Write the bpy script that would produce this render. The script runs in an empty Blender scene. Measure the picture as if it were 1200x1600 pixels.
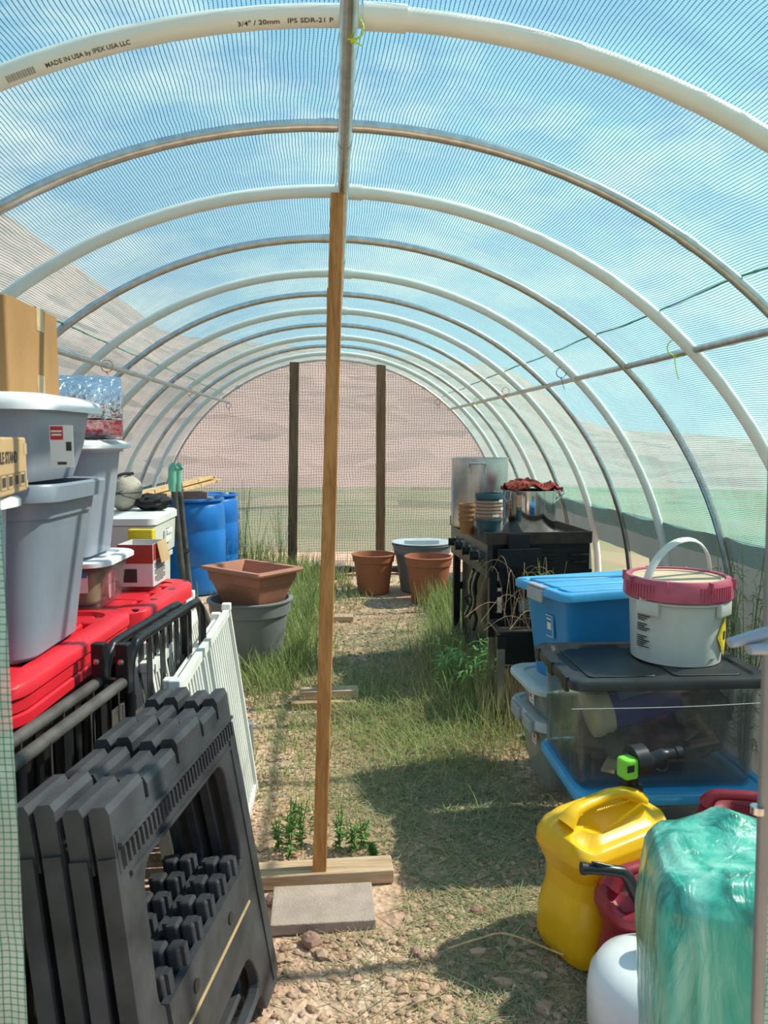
import bpy, math, random
import numpy as np
from mathutils import Vector, Matrix, noise as mnoise
C = bpy.context.scene
COL = C.collection
random.seed(7)
PI = math.pi
# ---------------------------------------------------------------- camera
CAM_H = 1.45
YAW, PITCH, FPX = math.radians(3.5), math.radians(-5.33), 1200.0
cam = bpy.data.cameras.new('camera'); co = bpy.data.objects.new('camera', cam); COL.objects.link(co)
cam.sensor_fit = 'VERTICAL'; cam.sensor_height = 36; cam.sensor_width = 27; cam.lens = 27
cam.clip_start = .05; cam.clip_end = 600
co.location = (0, 0, CAM_H); co.rotation_euler = (PI/2+PITCH, 0, -YAW)
cam.dof.use_dof = True; cam.dof.focus_distance = 3.6; cam.dof.aperture_fstop = 9
C.camera = co
FW = Vector((math.sin(YAW)*math.cos(PITCH), math.cos(YAW)*math.cos(PITCH), math.sin(PITCH)))
RT = Vector((math.cos(YAW), -math.sin(YAW), 0)); UP = RT.cross(FW)
def ray(px, py): return FW + RT*((px-600)/FPX) + UP*((800-py)/FPX)
def P(px, py, Y):                                  # world point seen at a pixel, on the plane y = Y
    d = ray(px, py); return Vector((0, 0, CAM_H)) + d*(Y/d.y)
def G(px, py, z=0.0):                              # world point seen at a pixel, on the plane z
    d = ray(px, py); return Vector((0, 0, CAM_H)) + d*((z-CAM_H)/d.z)
# ---------------------------------------------------------------- colour management
C.view_settings.view_transform = 'Standard'; C.view_settings.look = 'None'
C.view_settings.gamma = 1; C.view_settings.use_curve_mapping = False
C.view_settings.exposure = 0.22
# ---------------------------------------------------------------- sun and sky
sun = bpy.data.lights.new('sun', 'SUN'); so = bpy.data.objects.new('sun', sun); COL.objects.link(so)
sun.energy = 10; sun.angle = math.radians(.9); sun.color = (1, .88, .76)
so.rotation_euler = (-Vector((.66, .10, .75))).to_track_quat('-Z', 'Y').to_euler()
W = bpy.data.worlds.new('sky'); C.world = W; W.use_nodes = True
nt = W.node_tree; nt.nodes.clear()
def N(t, **k):
    n = nt.nodes.new(t)
    for a, b in k.items(): setattr(n, a, b)
    return n
wo = N('ShaderNodeOutputWorld'); bg = N('ShaderNodeBackground'); tc = N('ShaderNodeTexCoord')
sx = N('ShaderNodeSeparateXYZ'); rp = N('ShaderNodeValToRGB'); ns = N('ShaderNodeTexNoise'); cr = N('ShaderNodeValToRGB'); mx = N('ShaderNodeMix', data_type='RGBA')
mp = N('ShaderNodeMapping'); mp.inputs['Scale'].default_value = (1, 1.6, 2.6)
nt.links.new(tc.outputs['Generated'], sx.inputs[0]); nt.links.new(sx.outputs[2], rp.inputs[0])
e = rp.color_ramp.elements; e[0].position = 0; e[0].color = (.62, .76, .90, 1); e[1].position = .55; e[1].color = (.16, .38, .80, 1)
nt.links.new(tc.outputs['Generated'], mp.inputs[0]); nt.links.new(mp.outputs[0], ns.inputs['Vector'])
ns.inputs['Scale'].default_value = 2.6; ns.inputs['Detail'].default_value = 8; ns.inputs['Roughness'].default_value = .62
nt.links.new(ns.outputs['Fac'], cr.inputs[0]); e = cr.color_ramp.elements; e[0].position = .47; e[1].position = .66
nt.links.new(cr.outputs[0], mx.inputs[0]); nt.links.new(rp.outputs[0], mx.inputs[6]); mx.inputs[7].default_value = (1, 1, 1, 1)
nt.links.new(mx.outputs[2], bg.inputs[0]); bg.inputs[1].default_value = 1.08; nt.links.new(bg.outputs[0], wo.inputs[0])
# ---------------------------------------------------------------- materials
def newmat(name):
    m = bpy.data.materials.new(name); m.use_nodes = True; t = m.node_tree; t.nodes.clear()
    o = t.nodes.new('ShaderNodeOutputMaterial'); return m, t, o
def mat(name, col, rough=.5, metal=0, var=.12, scale=6, bump=.0, bscale=60, col2=None, spec=.5, stretch=None, coat=0, sheen=0, detail=5):
    m, t, o = newmat(name); b = t.nodes.new('ShaderNodeBsdfPrincipled')
    b.inputs['Roughness'].default_value = rough; b.inputs['Metallic'].default_value = metal
    b.inputs['Specular IOR Level'].default_value = spec; b.inputs['Coat Weight'].default_value = coat
    tcn = t.nodes.new('ShaderNodeTexCoord'); mpn = t.nodes.new('ShaderNodeMapping'); n = t.nodes.new('ShaderNodeTexNoise')
    t.links.new(tcn.outputs['Object'], mpn.inputs[0]); t.links.new(mpn.outputs[0], n.inputs['Vector'])
    if stretch: mpn.inputs['Scale'].default_value = stretch
    n.inputs['Scale'].default_value = scale; n.inputs['Detail'].default_value = detail
    r = t.nodes.new('ShaderNodeValToRGB'); t.links.new(n.outputs['Fac'], r.inputs[0])
    c2 = col2 or tuple(c*(1-var*2) for c in col); e = r.color_ramp.elements
    e[0].position = .32; e[1].position = .66; e[0].color = (*c2, 1); e[1].color = (*col, 1)
    t.links.new(r.outputs[0], b.inputs['Base Color'])
    if bump:
        n2 = t.nodes.new('ShaderNodeTexNoise'); n2.inputs['Scale'].default_value = bscale; n2.inputs['Detail'].default_value = 4
        t.links.new(mpn.outputs[0], n2.inputs['Vector'])
        bp = t.nodes.new('ShaderNodeBump'); bp.inputs['Strength'].default_value = bump; bp.inputs['Distance'].default_value = .01
        t.links.new(n2.outputs['Fac'], bp.inputs['Height']); t.links.new(bp.outputs[0], b.inputs['Normal'])
    t.links.new(b.outputs[0], o.inputs[0]); m.diffuse_color = (*col, 1)
    return m
def wood(name, c1, c2, axis=2, ring=26, rough=.7, bump=.35):
    m, t, o = newmat(name); b = t.nodes.new('ShaderNodeBsdfPrincipled'); b.inputs['Roughness'].default_value = rough
    tcn = t.nodes.new('ShaderNodeTexCoord'); mpn = t.nodes.new('ShaderNodeMapping'); t.links.new(tcn.outputs['Object'], mpn.inputs[0])
    s = [1, 1, 1]; s[axis] = .06; mpn.inputs['Scale'].default_value = s
    n = t.nodes.new('ShaderNodeTexNoise'); n.inputs['Scale'].default_value = ring; n.inputs['Detail'].default_value = 3; n.inputs['Distortion'].default_value = 1.2
    w = t.nodes.new('ShaderNodeTexNoise'); w.inputs['Scale'].default_value = ring*9; w.inputs['Detail'].default_value = 4
    t.links.new(mpn.outputs[0], n.inputs['Vector']); t.links.new(mpn.outputs[0], w.inputs['Vector'])
    a = t.nodes.new('ShaderNodeMath'); a.operation = 'MULTIPLY_ADD'; a.inputs[1].default_value = .45
    t.links.new(w.outputs['Fac'], a.inputs[0]); t.links.new(n.outputs['Fac'], a.inputs[2])
    r = t.nodes.new('ShaderNodeValToRGB'); t.links.new(a.outputs[0], r.inputs[0]); e = r.color_ramp.elements
    e[0].position = .55; e[1].position = .85; e[0].color = (*c2, 1); e[1].color = (*c1, 1)
    t.links.new(r.outputs[0], b.inputs['Base Color'])
    bp = t.nodes.new('ShaderNodeBump'); bp.inputs['Strength'].default_value = bump; bp.inputs['Distance'].default_value = .004
    t.links.new(a.outputs[0], bp.inputs['Height']); t.links.new(bp.outputs[0], b.inputs['Normal'])
    t.links.new(b.outputs[0], o.inputs[0]); return m
def clear(name, col=(.9, .93, .95), trans=.7, milk=.2, rough=.12, noise=.12, scale=5):
    """see-through plastic: transparent + a milky scatter + gloss"""
    m, t, o = newmat(name); L = t.links.new
    tr = t.nodes.new('ShaderNodeBsdfTransparent'); tr.inputs[0].default_value = (*col, 1)
    di = t.nodes.new('ShaderNodeBsdfDiffuse'); di.inputs[0].default_value = (*col, 1)
    tl = t.nodes.new('ShaderNodeBsdfTranslucent'); tl.inputs[0].default_value = (*col, 1)
    dm = t.nodes.new('ShaderNodeMixShader'); dm.inputs[0].default_value = .5; L(di.outputs[0], dm.inputs[1]); L(tl.outputs[0], dm.inputs[2])
    n = t.nodes.new('ShaderNodeTexNoise'); n.inputs['Scale'].default_value = scale; n.inputs['Detail'].default_value = 5
    tcn = t.nodes.new('ShaderNodeTexCoord'); L(tcn.outputs['Object'], n.inputs['Vector'])
    a = t.nodes.new('ShaderNodeMath'); a.operation = 'MULTIPLY_ADD'; a.inputs[1].default_value = noise*2; a.inputs[2].default_value = (1-trans)-noise
    L(n.outputs['Fac'], a.inputs[0]); a.use_clamp = True
    m1 = t.nodes.new('ShaderNodeMixShader'); L(a.outputs[0], m1.inputs[0]); L(tr.outputs[0], m1.inputs[1]); L(dm.outputs[0], m1.inputs[2])
    g = t.nodes.new('ShaderNodeBsdfGlossy'); g.inputs['Roughness'].default_value = rough
    lw = t.nodes.new('ShaderNodeLayerWeight'); lw.inputs[0].default_value = .25
    f = t.nodes.new('ShaderNodeMath'); f.operation = 'MULTIPLY'; f.inputs[1].default_value = milk; L(lw.outputs['Facing'], f.inputs[0])
    m2 = t.nodes.new('ShaderNodeMixShader'); L(f.outputs[0], m2.inputs[0]); L(m1.outputs[0], m2.inputs[1]); L(g.outputs[0], m2.inputs[2])
    L(m2.outputs[0], o.inputs[0]); return m
def netting(name, pu, pv, wu, wv, lcol, lcol2, fcol, film, streak=(1.2, .35), gloss=.12, tcol=None):
    """woven tarp: string grid in UV metres (u around, v along) over a thin film"""
    m, t, o = newmat(name); L = t.links.new
    uv = t.nodes.new('ShaderNodeUVMap'); wb = t.nodes.new('ShaderNodeTexNoise'); wb.inputs['Scale'].default_value = 5; L(uv.outputs[0], wb.inputs['Vector'])
    sc = t.nodes.new('ShaderNodeVectorMath'); sc.operation = 'SCALE'; sc.inputs['Scale'].default_value = pu*1.6; L(wb.outputs['Color'], sc.inputs[0])
    ad = t.nodes.new('ShaderNodeVectorMath'); ad.operation = 'ADD'; L(uv.outputs[0], ad.inputs[0]); L(sc.outputs[0], ad.inputs[1])
    s = t.nodes.new('ShaderNodeSeparateXYZ'); L(ad.outputs[0], s.inputs[0])
    def line(out, p, w):
        a = t.nodes.new('ShaderNodeMath'); a.operation = 'PINGPONG'; a.inputs[1].default_value = p/2; L(out, a.inputs[0])
        b = t.nodes.new('ShaderNodeMath'); b.operation = 'LESS_THAN'; b.inputs[1].default_value = w/2; L(a.outputs[0], b.inputs[0]); return b.outputs[0]
    lu, lv = line(s.outputs[0], pu, wu), line(s.outputs[1], pv, wv)
    n = t.nodes.new('ShaderNodeTexNoise'); mpn = t.nodes.new('ShaderNodeMapping'); mpn.inputs['Scale'].default_value = (streak[0], streak[1]*8, 1); L(uv.outputs[0], mpn.inputs[0]); L(mpn.outputs[0], n.inputs['Vector'])
    n.inputs['Scale'].default_value = 2.2; n.inputs['Detail'].default_value = 7; n.inputs['Roughness'].default_value = .6; n.inputs['Distortion'].default_value = .6
    mr = t.nodes.new('ShaderNodeMapRange'); mr.inputs['From Min'].default_value = .35; mr.inputs['From Max'].default_value = .72
    mr.inputs['To Min'].default_value = film[0]; mr.inputs['To Max'].default_value = film[1]; L(n.outputs['Fac'], mr.inputs['Value'])
    tr = t.nodes.new('ShaderNodeBsdfTransparent'); tr.inputs[0].default_value = (*(tcol or [c**.5 for c in fcol]), 1)
    tl = t.nodes.new('ShaderNodeBsdfTranslucent'); tl.inputs[0].default_value = (*fcol, 1)
    di = t.nodes.new('ShaderNodeBsdfDiffuse'); di.inputs[0].default_value = (*fcol, 1)
    dm = t.nodes.new('ShaderNodeMixShader'); dm.inputs[0].default_value = .35; L(tl.outputs[0], dm.inputs[1]); L(di.outputs[0], dm.inputs[2])
    m1 = t.nodes.new('ShaderNodeMixShader'); L(mr.outputs[0], m1.inputs[0]); L(tr.outputs[0], m1.inputs[1]); L(dm.outputs[0], m1.inputs[2])
    g = t.nodes.new('ShaderNodeBsdfGlossy'); g.inputs['Roughness'].default_value = .28
    m2 = t.nodes.new('ShaderNodeMixShader'); m2.inputs[0].default_value = gloss*.4; L(m1.outputs[0], m2.inputs[1]); L(g.outputs[0], m2.inputs[2])
    def cord(col):
        d = t.nodes.new('ShaderNodeBsdfDiffuse'); d.inputs[0].default_value = (*col, 1)
        q = t.nodes.new('ShaderNodeBsdfTranslucent'); q.inputs[0].default_value = (*col, 1)
        k = t.nodes.new('ShaderNodeMixShader'); k.inputs[0].default_value = .4; L(d.outputs[0], k.inputs[1]); L(q.outputs[0], k.inputs[2]); return k.outputs[0]
    m3 = t.nodes.new('ShaderNodeMixShader'); L(lv, m3.inputs[0]); L(m2.outputs[0], m3.inputs[1]); L(cord(lcol2), m3.inputs[2])
    m4 = t.nodes.new('ShaderNodeMixShader'); L(lu, m4.inputs[0]); L(m3.outputs[0], m4.inputs[1]); L(cord(lcol), m4.inputs[2])
    L(m4.outputs[0], o.inputs[0]); return m
def vary(name, cols, rough=.8, translucent=.3):
    """blades and stones: a colour per mesh island"""
    m, t, o = newmat(name); L = t.links.new
    g = t.nodes.new('ShaderNodeNewGeometry'); r = t.nodes.new('ShaderNodeValToRGB'); L(g.outputs['Random Per Island'], r.inputs[0])
    e = r.color_ramp.elements
    while len(e) < len(cols): e.new(.5)
    for i, c in enumerate(cols): e[i].position = i/(len(cols)-1); e[i].color = (*c, 1)
    b = t.nodes.new('ShaderNodeBsdfPrincipled'); b.inputs['Roughness'].default_value = rough; b.inputs['Specular IOR Level'].default_value = .25; L(r.outputs[0], b.inputs['Base Color'])
    q = t.nodes.new('ShaderNodeBsdfTranslucent'); L(r.outputs[0], q.inputs[0])
    k = t.nodes.new('ShaderNodeMixShader'); k.inputs[0].default_value = translucent; L(b.outputs[0], k.inputs[1]); L(q.outputs[0], k.inputs[2])
    L(k.outputs[0], o.inputs[0]); return m
M = dict(
 net=netting('green_string_netting', .0092, .0062, .0016, .0008, (.008, .07, .06), (.42, .66, .64), (.22, .53, .485), (.14, .40), tcol=(.79, .90, .89)),
 endnet=netting('end_wall_netting', .028, .028, .0036, .0030, (.18, .17, .13), (.20, .22, .17), (.66, .68, .64), (.26, .40), gloss=.1),
 flap=netting('door_flap_netting', .0092, .0092, .0012, .0012, (.01, .22, .14), (.01, .20, .13), (.55, .80, .66), (.5, .75), gloss=.3),
 skirt=clear('grey_skirt_sheet', (.085, .105, .105), .06, .2, .3, .14, 3),
 pvc=mat('white_pvc', (.80, .79, .72), .38, var=.04, scale=8),
 steel=mat('galvanised_steel', (.62, .63, .62), .30, 1, var=.12, scale=30, bump=.05),
 ink=mat('printed_ink', (.05, .045, .04), .7), tie_y=mat('lime_plastic', (.55, .75, .05), .4), tie_o=mat('orange_plastic', (.80, .22, .06), .4), tie_b=mat('blue_plastic_tie', (.05, .2, .5), .4),
 lumber=wood('fresh_lumber', (.58, .27, .08), (.36, .135, .03)), lumber_x=wood('block_lumber', (.55, .40, .26), (.34, .20, .10), 0),
 oldwood=wood('weathered_post_wood', (.22, .13, .07), (.10, .05, .025)), oldwood2=wood('brown_post_wood', (.27, .14, .065), (.15, .07, .03)),
 board_y=wood('pale_board_wood', (.72, .50, .26), (.52, .30, .12), 1), greywood=wood('grey_weathered_wood', (.36, .30, .24), (.16, .12, .09), 1),
 paver=mat('concrete_paver', (.44, .34, .28), .9, bump=.4, bscale=120, scale=14),
 blue_drum=mat('blue_drum_plastic', (.012, .19, .60), .36, var=.12, scale=4, bump=.1, bscale=14),
 terra=mat('terracotta_plastic', (.42, .145, .07), .5, var=.07, scale=4), terra2=mat('pale_terracotta_plastic', (.50, .21, .13), .5, var=.06),
 greypot=mat('grey_pot_plastic', (.23, .24, .24), .5, var=.08), greypot_l=mat('light_grey_plastic', (.50, .54, .56), .45, var=.05),
 redlid=mat('red_lid_plastic', (.72, .02, .035), .38, var=.06, scale=5), redcan=mat('dark_red_can_plastic', (.33, .02, .035), .42, var=.1, scale=9),
 blacktote=mat('black_tote_plastic', (.015, .015, .017), .45), blackplastic=mat('dark_grey_plastic', (.062, .064, .07), .5, var=.30, scale=9, bump=.12, bscale=40),
 blackmetal=mat('black_powdercoat', (.012, .012, .014), .38, var=.2, scale=20), dustymetal=mat('dusty_black_metal', (.11, .10, .09), .6, var=.3, scale=14),
 white=mat('white_plastic', (.80, .80, .76), .4, var=.04), whitegate=mat('white_gate_enamel', (.80, .80, .74), .45, var=.05),
 cooler=mat('cooler_plastic', (.66, .65, .58), .45, var=.04), tank=mat('white_tank_enamel', (.78, .80, .80), .28, var=.03),
 tote=clear('grey_translucent_tote', (.62, .66, .74), .22, .35, .22, .05, 4), totelid=mat('white_tote_lid', (.82, .82, .84), .35, var=.05),
 totegrey=mat('solid_grey_tote', (.24, .28, .34), .38, var=.08, scale=4), clearbin=clear('clear_bin_plastic', (.84, .87, .88), .95, .40, .08, .02, 5),
 milkbin=clear('cloudy_bin_plastic', (.62, .66, .64), .30, .4, .2, .12, 6), milklid=mat('cloudy_bin_lid', (.50, .56, .55), .35, var=.08),
 bluebin=mat('blue_bin_plastic', (.02, .25, .56), .33, var=.04), bluelid=mat('blue_lid_plastic', (.06, .38, .70), .33, var=.06, scale=8), blacklid=mat('black_lid_plastic', (.034, .034, .034), .38, var=.3, scale=6, bump=.1, bscale=25),
 clipgrey=mat('grey_clip_plastic', (.40, .42, .44), .4),
 yellow=mat('yellow_can_plastic', (.90, .52, .006), .34, var=.08, scale=7, coat=.1), lime=mat('lime_green_plastic', (.25, .75, .06), .35), blackp=mat('black_spout_plastic', (.02, .02, .022), .32),
 bucket=mat('white_bucket_plastic', (.60, .62, .57), .4, var=.05), bucketlid=mat('pink_red_lid_ring', (.55, .10, .16), .4, var=.12, scale=14), dust=mat('dusty_tan_lid', (.66, .50, .34), .8, var=.1, scale=12), handle=mat('milky_handle_plastic', (.72, .70, .62), .4),
 kraft=mat('kraft_cardboard', (.40, .215, .08), .85, var=.08, scale=5, bump=.1, bscale=90), kraft_l=mat('light_kraft_cardboard', (.52, .34, .17), .85, var=.08), tape=mat('packing_tape', (.62, .42, .22), .3, var=.1, scale=30),
 paper=mat('white_paper_label', (.78, .77, .72), .6, var=.05), redink=mat('red_print', (.62, .03, .04), .5), yellowpr=mat('yellow_print', (.85, .65, .02), .5), boxwhite=mat('glossy_box_white', (.70, .66, .66), .45, var=.05), boxred=mat('box_red_print', (.42, .05, .03), .5), bluepr=mat('blue_print', (.05, .2, .45), .5),
 foil=mat('foil_insulation', (.80, .84, .90), .20, .95, var=.12, scale=20, bump=.9, bscale=38), foilred=mat('red_film_on_foil', (.60, .05, .09), .25, .6, bump=.9, bscale=60, scale=60, col2=(.75, .6, .6)), foildark=mat('foil_roll_end', (.30, .30, .31), .6),
 alu=mat('brushed_aluminium', (.66, .67, .68), .30, .9, var=.1, scale=8, bump=.05), stainless=mat('polished_stainless', (.66, .66, .66), .12, 1, var=.06),
 cloth=mat('red_cloth', (.35, .05, .03), .9, var=.25, scale=20, bump=.4, bscale=150), canvas=mat('beige_canvas', (.48, .42, .34), .9, var=.1, scale=10, bump=.3, bscale=140), strap=mat('black_webbing', (.015, .015, .015), .8),
 mint=mat('mint_green_grip', (.22, .58, .40), .5), tealpot=mat('teal_pot_plastic', (.02, .08, .10), .4), tanpot=mat('tan_pot_plastic', (.40, .24, .17), .5), clay=mat('clay_pot', (.42, .20, .08), .8),
 grillblack=mat('black_grill_enamel', (.012, .013, .016), .30, var=.2), grillpanel=mat('grill_control_panel', (.10, .10, .10), .32, .6, var=.2, scale=12), rust=mat('rusty_griddle_edge', (.06, .035, .022), .6, var=.3, scale=20), griddle=mat('dusty_griddle_plate', (.22, .20, .18), .55, .3, var=.25, scale=9),
 soil=mat('planter_soil', (.09, .055, .035), .95, bump=.6), jugblue=mat('blue_tub_plastic', (.015, .03, .25), .35), cream=mat('cream_lid_plastic', (.75, .66, .42), .45), orange=mat('orange_print', (.8, .25, .03), .5),
 bagcloth=mat('brown_sack_cloth', (.17, .13, .10), .9, var=.3, scale=20), brick=mat('pinkish_brick', (.38, .22, .17), .9, bump=.3),
 rubber=mat('black_rubber', (.02, .02, .02), .8), plate=mat('clear_tray_grey', (.30, .36, .38), .3),
)
# film wrap
def film_mat():
    m, t, o = newmat('teal_stretch_wrap'); L = t.links.new; b = t.nodes.new('ShaderNodeBsdfPrincipled')
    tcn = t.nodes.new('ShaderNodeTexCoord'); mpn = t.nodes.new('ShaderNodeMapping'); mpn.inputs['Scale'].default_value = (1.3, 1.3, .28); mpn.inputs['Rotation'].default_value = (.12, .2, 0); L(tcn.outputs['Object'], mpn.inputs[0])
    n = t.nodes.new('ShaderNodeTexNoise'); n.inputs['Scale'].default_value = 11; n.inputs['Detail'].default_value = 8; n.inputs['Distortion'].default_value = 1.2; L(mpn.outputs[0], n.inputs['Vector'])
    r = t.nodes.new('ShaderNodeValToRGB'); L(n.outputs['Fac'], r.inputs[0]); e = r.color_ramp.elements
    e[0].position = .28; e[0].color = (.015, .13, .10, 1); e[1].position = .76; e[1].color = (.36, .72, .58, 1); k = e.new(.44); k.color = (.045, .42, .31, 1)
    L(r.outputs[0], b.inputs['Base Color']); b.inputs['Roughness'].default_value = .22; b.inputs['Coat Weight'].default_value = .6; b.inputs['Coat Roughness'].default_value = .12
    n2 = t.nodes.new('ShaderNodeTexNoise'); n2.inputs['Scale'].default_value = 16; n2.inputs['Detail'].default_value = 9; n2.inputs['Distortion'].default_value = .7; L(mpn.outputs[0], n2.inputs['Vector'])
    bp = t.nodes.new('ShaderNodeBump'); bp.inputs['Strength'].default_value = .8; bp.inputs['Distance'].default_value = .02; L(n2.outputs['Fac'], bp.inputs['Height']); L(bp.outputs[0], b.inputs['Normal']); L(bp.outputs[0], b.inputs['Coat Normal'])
    L(b.outputs[0], o.inputs[0]); return m
M['wrap'] = film_mat(); M['foil'].node_tree.nodes['Principled BSDF'].inputs['Roughness'].default_value = .16; M['pole'] = mat('dull_grey_pole', (.24, .26, .24), .45, .3); M['seam'] = mat('green_seam_cord', (.10, .34, .24), .7)
def ground_mat(name, c1, c2, c3, s1, far=False):
    m, t, o = newmat(name); L = t.links.new; b = t.nodes.new('ShaderNodeBsdfPrincipled'); b.inputs['Roughness'].default_value = .95; b.inputs['Specular IOR Level'].default_value = .15
    tcn = t.nodes.new('ShaderNodeTexCoord'); n = t.nodes.new('ShaderNodeTexNoise'); n.inputs['Scale'].default_value = s1; n.inputs['Detail'].default_value = 8; L(tcn.outputs['Object'], n.inputs['Vector'])
    r = t.nodes.new('ShaderNodeValToRGB'); L(n.outputs['Fac'], r.inputs[0]); e = r.color_ramp.elements
    e[0].position = .34; e[0].color = (*c2, 1); e[1].position = .66; e[1].color = (*c3, 1); k = e.new(.5); k.color = (*c1, 1)
    out = r.outputs[0]
    v = t.nodes.new('ShaderNodeTexVoronoi'); v.inputs['Scale'].default_value = 60 if not far else .6; L(tcn.outputs['Object'], v.inputs['Vector'])
    mxx = t.nodes.new('ShaderNodeMix'); mxx.data_type = 'RGBA'; mxx.blend_type = 'OVERLAY'; mxx.inputs[0].default_value = .35; L(out, mxx.inputs[6])
    sv = t.nodes.new('ShaderNodeHueSaturation'); sv.inputs['Saturation'].default_value = 0; L(v.outputs['Color'], sv.inputs['Color']); L(sv.outputs[0], mxx.inputs[7]); L(mxx.outputs[2], b.inputs['Base Color'])
    if not far:
        bp = t.nodes.new('ShaderNodeBump'); bp.inputs['Strength'].default_value = .7; bp.inputs['Distance'].default_value = .008; L(v.outputs['Distance'], bp.inputs['Height']); L(bp.outputs[0], b.inputs['Normal'])
    L(b.outputs[0], o.inputs[0]); return m
M['dirt'] = ground_mat('gravelly_dirt', (.50, .33, .23), (.36, .22, .15), (.60, .42, .31), 4)
M['field'] = ground_mat('dry_green_field', (.125, .145, .07), (.10, .12, .06), (.17, .14, .09), .35, True)
M['hill'] = ground_mat('pinkish_hillside', (.24, .175, .15), (.20, .15, .125), (.28, .21, .18), .05, True)
# ---------------------------------------------------------------- mesh builder
I4 = Matrix.Identity(4)
def T(x=0, y=0, z=0): return Matrix.Translation((x, y, z))
def R(a, ax='Z'): return Matrix.Rotation(math.radians(a), 4, ax)
def rrect(w, d, r, n=5):
    r = min(r, w/2-1e-4, d/2-1e-4); p = []
    for cx, cy, a0 in ((w/2-r, d/2-r, 0), (-w/2+r, d/2-r, 90), (-w/2+r, -d/2+r, 180), (w/2-r, -d/2+r, 270)):
        for i in range(n+1):
            a = math.radians(a0+90*i/n); p.append((cx+r*math.cos(a), cy+r*math.sin(a)))
    return p
class MB:
    def __init__(s): s.v = []; s.f = []; s.s = []; s.m = I4
    def at(s, m): s.m = m; return s
    def add(s, vs, fs, smooth=False):
        b = len(s.v); s.v += [tuple(s.m @ Vector(p)) for p in vs]; s.f += [tuple(i+b for i in f) for f in fs]; s.s += [smooth]*len(fs); return s
    def box(s, x, y, z, w, d, h, m=None):           # centre x,y,z
        vs = [(x+i*w/2, y+j*d/2, z+k*h/2) for i in (-1, 1) for j in (-1, 1) for k in (-1, 1)]
        if m is not None: vs = [tuple(m @ Vector(p)) for p in vs]
        return s.add(vs, [(0, 1, 3, 2), (4, 6, 7, 5), (0, 4, 5, 1), (2, 3, 7, 6), (0, 2, 6, 4), (1, 5, 7, 3)])
    def loft(s, rings, cap0=True, cap1=True, smooth=True, close=True):
        n = len(rings[0]); vs = [p for r in rings for p in r]; fs = []
        for k in range(len(rings)-1):
            for i in range(n if close else n-1):
                j = (i+1) % n; fs.append((k*n+i, k*n+j, (k+1)*n+j, (k+1)*n+i))
        s.add(vs, fs, smooth)
        if cap0: s.add(rings[0][::-1], [tuple(range(n))])
        if cap1: s.add(rings[-1], [tuple(range(n))])
        return s
    def rbox(s, w, d, h, r=.02, b=.006, z0=0, x=0, y=0, smooth=False):   # rounded box standing at z0
        L = []
        for ins, z in ((b, 0), (b*.3, b*.3), (0, b), (0, h-b), (b*.3, h-b*.3), (b, h)):
            L.append([(x+px, y+py, z0+z) for px, py in rrect(w-2*ins, d-2*ins, max(r-ins, .001))])
        return s.loft(L, smooth=smooth)
    def rings(s, spec, n=5, cap0=True, cap1=True, smooth=True):          # (w,d,r,z) rounded rectangles
        return s.loft([[(px, py, z) for px, py in rrect(w, d, r, n)] for w, d, r, z in spec], cap0, cap1, smooth)
    def lathe(s, prof, n=32, x=0, y=0, z=0, smooth=True, rot=None):
        L = []
        for r, h in prof: L.append([(x+r*math.cos(2*PI*i/n), y+r*math.sin(2*PI*i/n), z+h) for i in range(n)])
        if rot is not None: L = [[tuple(rot @ Vector(p)) for p in l] for l in L]
        return s.loft(L, prof[0][0] > 1e-5, prof[-1][0] > 1e-5, smooth)
    def tube(s, pts, r, n=10, flat=None, caps=True, smooth=True):
        pts = [Vector(p) for p in pts]; rr = r if isinstance(r, (list, tuple)) else [r]*len(pts); L = []; up = None
        for i, p in enumerate(pts):
            d = (pts[min(i+1, len(pts)-1)]-pts[max(i-1, 0)]).normalized()
            if up is None:
                up = Vector((0, 0, 1)) if abs(d.z) < .9 else Vector((1, 0, 0))
            a = d.cross(up).normalized(); up = a.cross(d).normalized(); q = rr[i]
            L.append([tuple(p+(a*math.cos(2*PI*k/n)+up*math.sin(2*PI*k/n)*(flat or 1))*q) for k in range(n)])
        return s.loft([l for l in L], caps, caps, smooth)
    def bar(s, a, b, w, d): # rectangular bar between two points, w across, d in vertical-ish direction
        a, b = Vector(a), Vector(b); t = (b-a).normalized(); up = Vector((0, 0, 1)) if abs(t.z) < .9 else Vector((0, 1, 0))
        x = t.cross(up).normalized(); y = x.cross(t).normalized()
        q = [(x*i*w/2+y*j*d/2) for i, j in ((-1, -1), (1, -1), (1, 1), (-1, 1))]
        return s.loft([[tuple(a+k) for k in q], [tuple(b+k) for k in q]], smooth=False)
    def build(s, name, m, parent=None, loc=None, uv=None):
        me = bpy.data.meshes.new(name); me.from_pydata(s.v, [], s.f); me.polygons.foreach_set('use_smooth', s.s); me.update()
        me.materials.append(m); o = bpy.data.objects.new(name, me); COL.objects.link(o)
        if parent: o.parent = parent
        if loc is not None: o.location = loc
        if any(s.s) and not all(s.s) or any(s.s):
            try: me.set_sharp_from_angle(angle=math.radians(48))
            except Exception: pass
        return o
def tag(o, label=None, cat=None, group=None, kind=None):
    for k, v in (('label', label), ('category', cat), ('group', group), ('kind', kind)):
        if v: o[k] = v
    return o
def thing(name, loc, label, cat, rz=0, group=None, rot=None):
    o = bpy.data.objects.new(name, None); o.empty_display_size = .1; COL.objects.link(o); o.location = loc
    o.rotation_euler = rot if rot else (0, 0, math.radians(rz)); return tag(o, label, cat, group)
def single(name, mb, m, loc, label, cat, rz=0, group=None, kind=None, rot=None):
    o = mb.build(name, m, None, loc); o.rotation_euler = rot if rot else (0, 0, math.radians(rz)); return tag(o, label, cat, group, kind)
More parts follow.
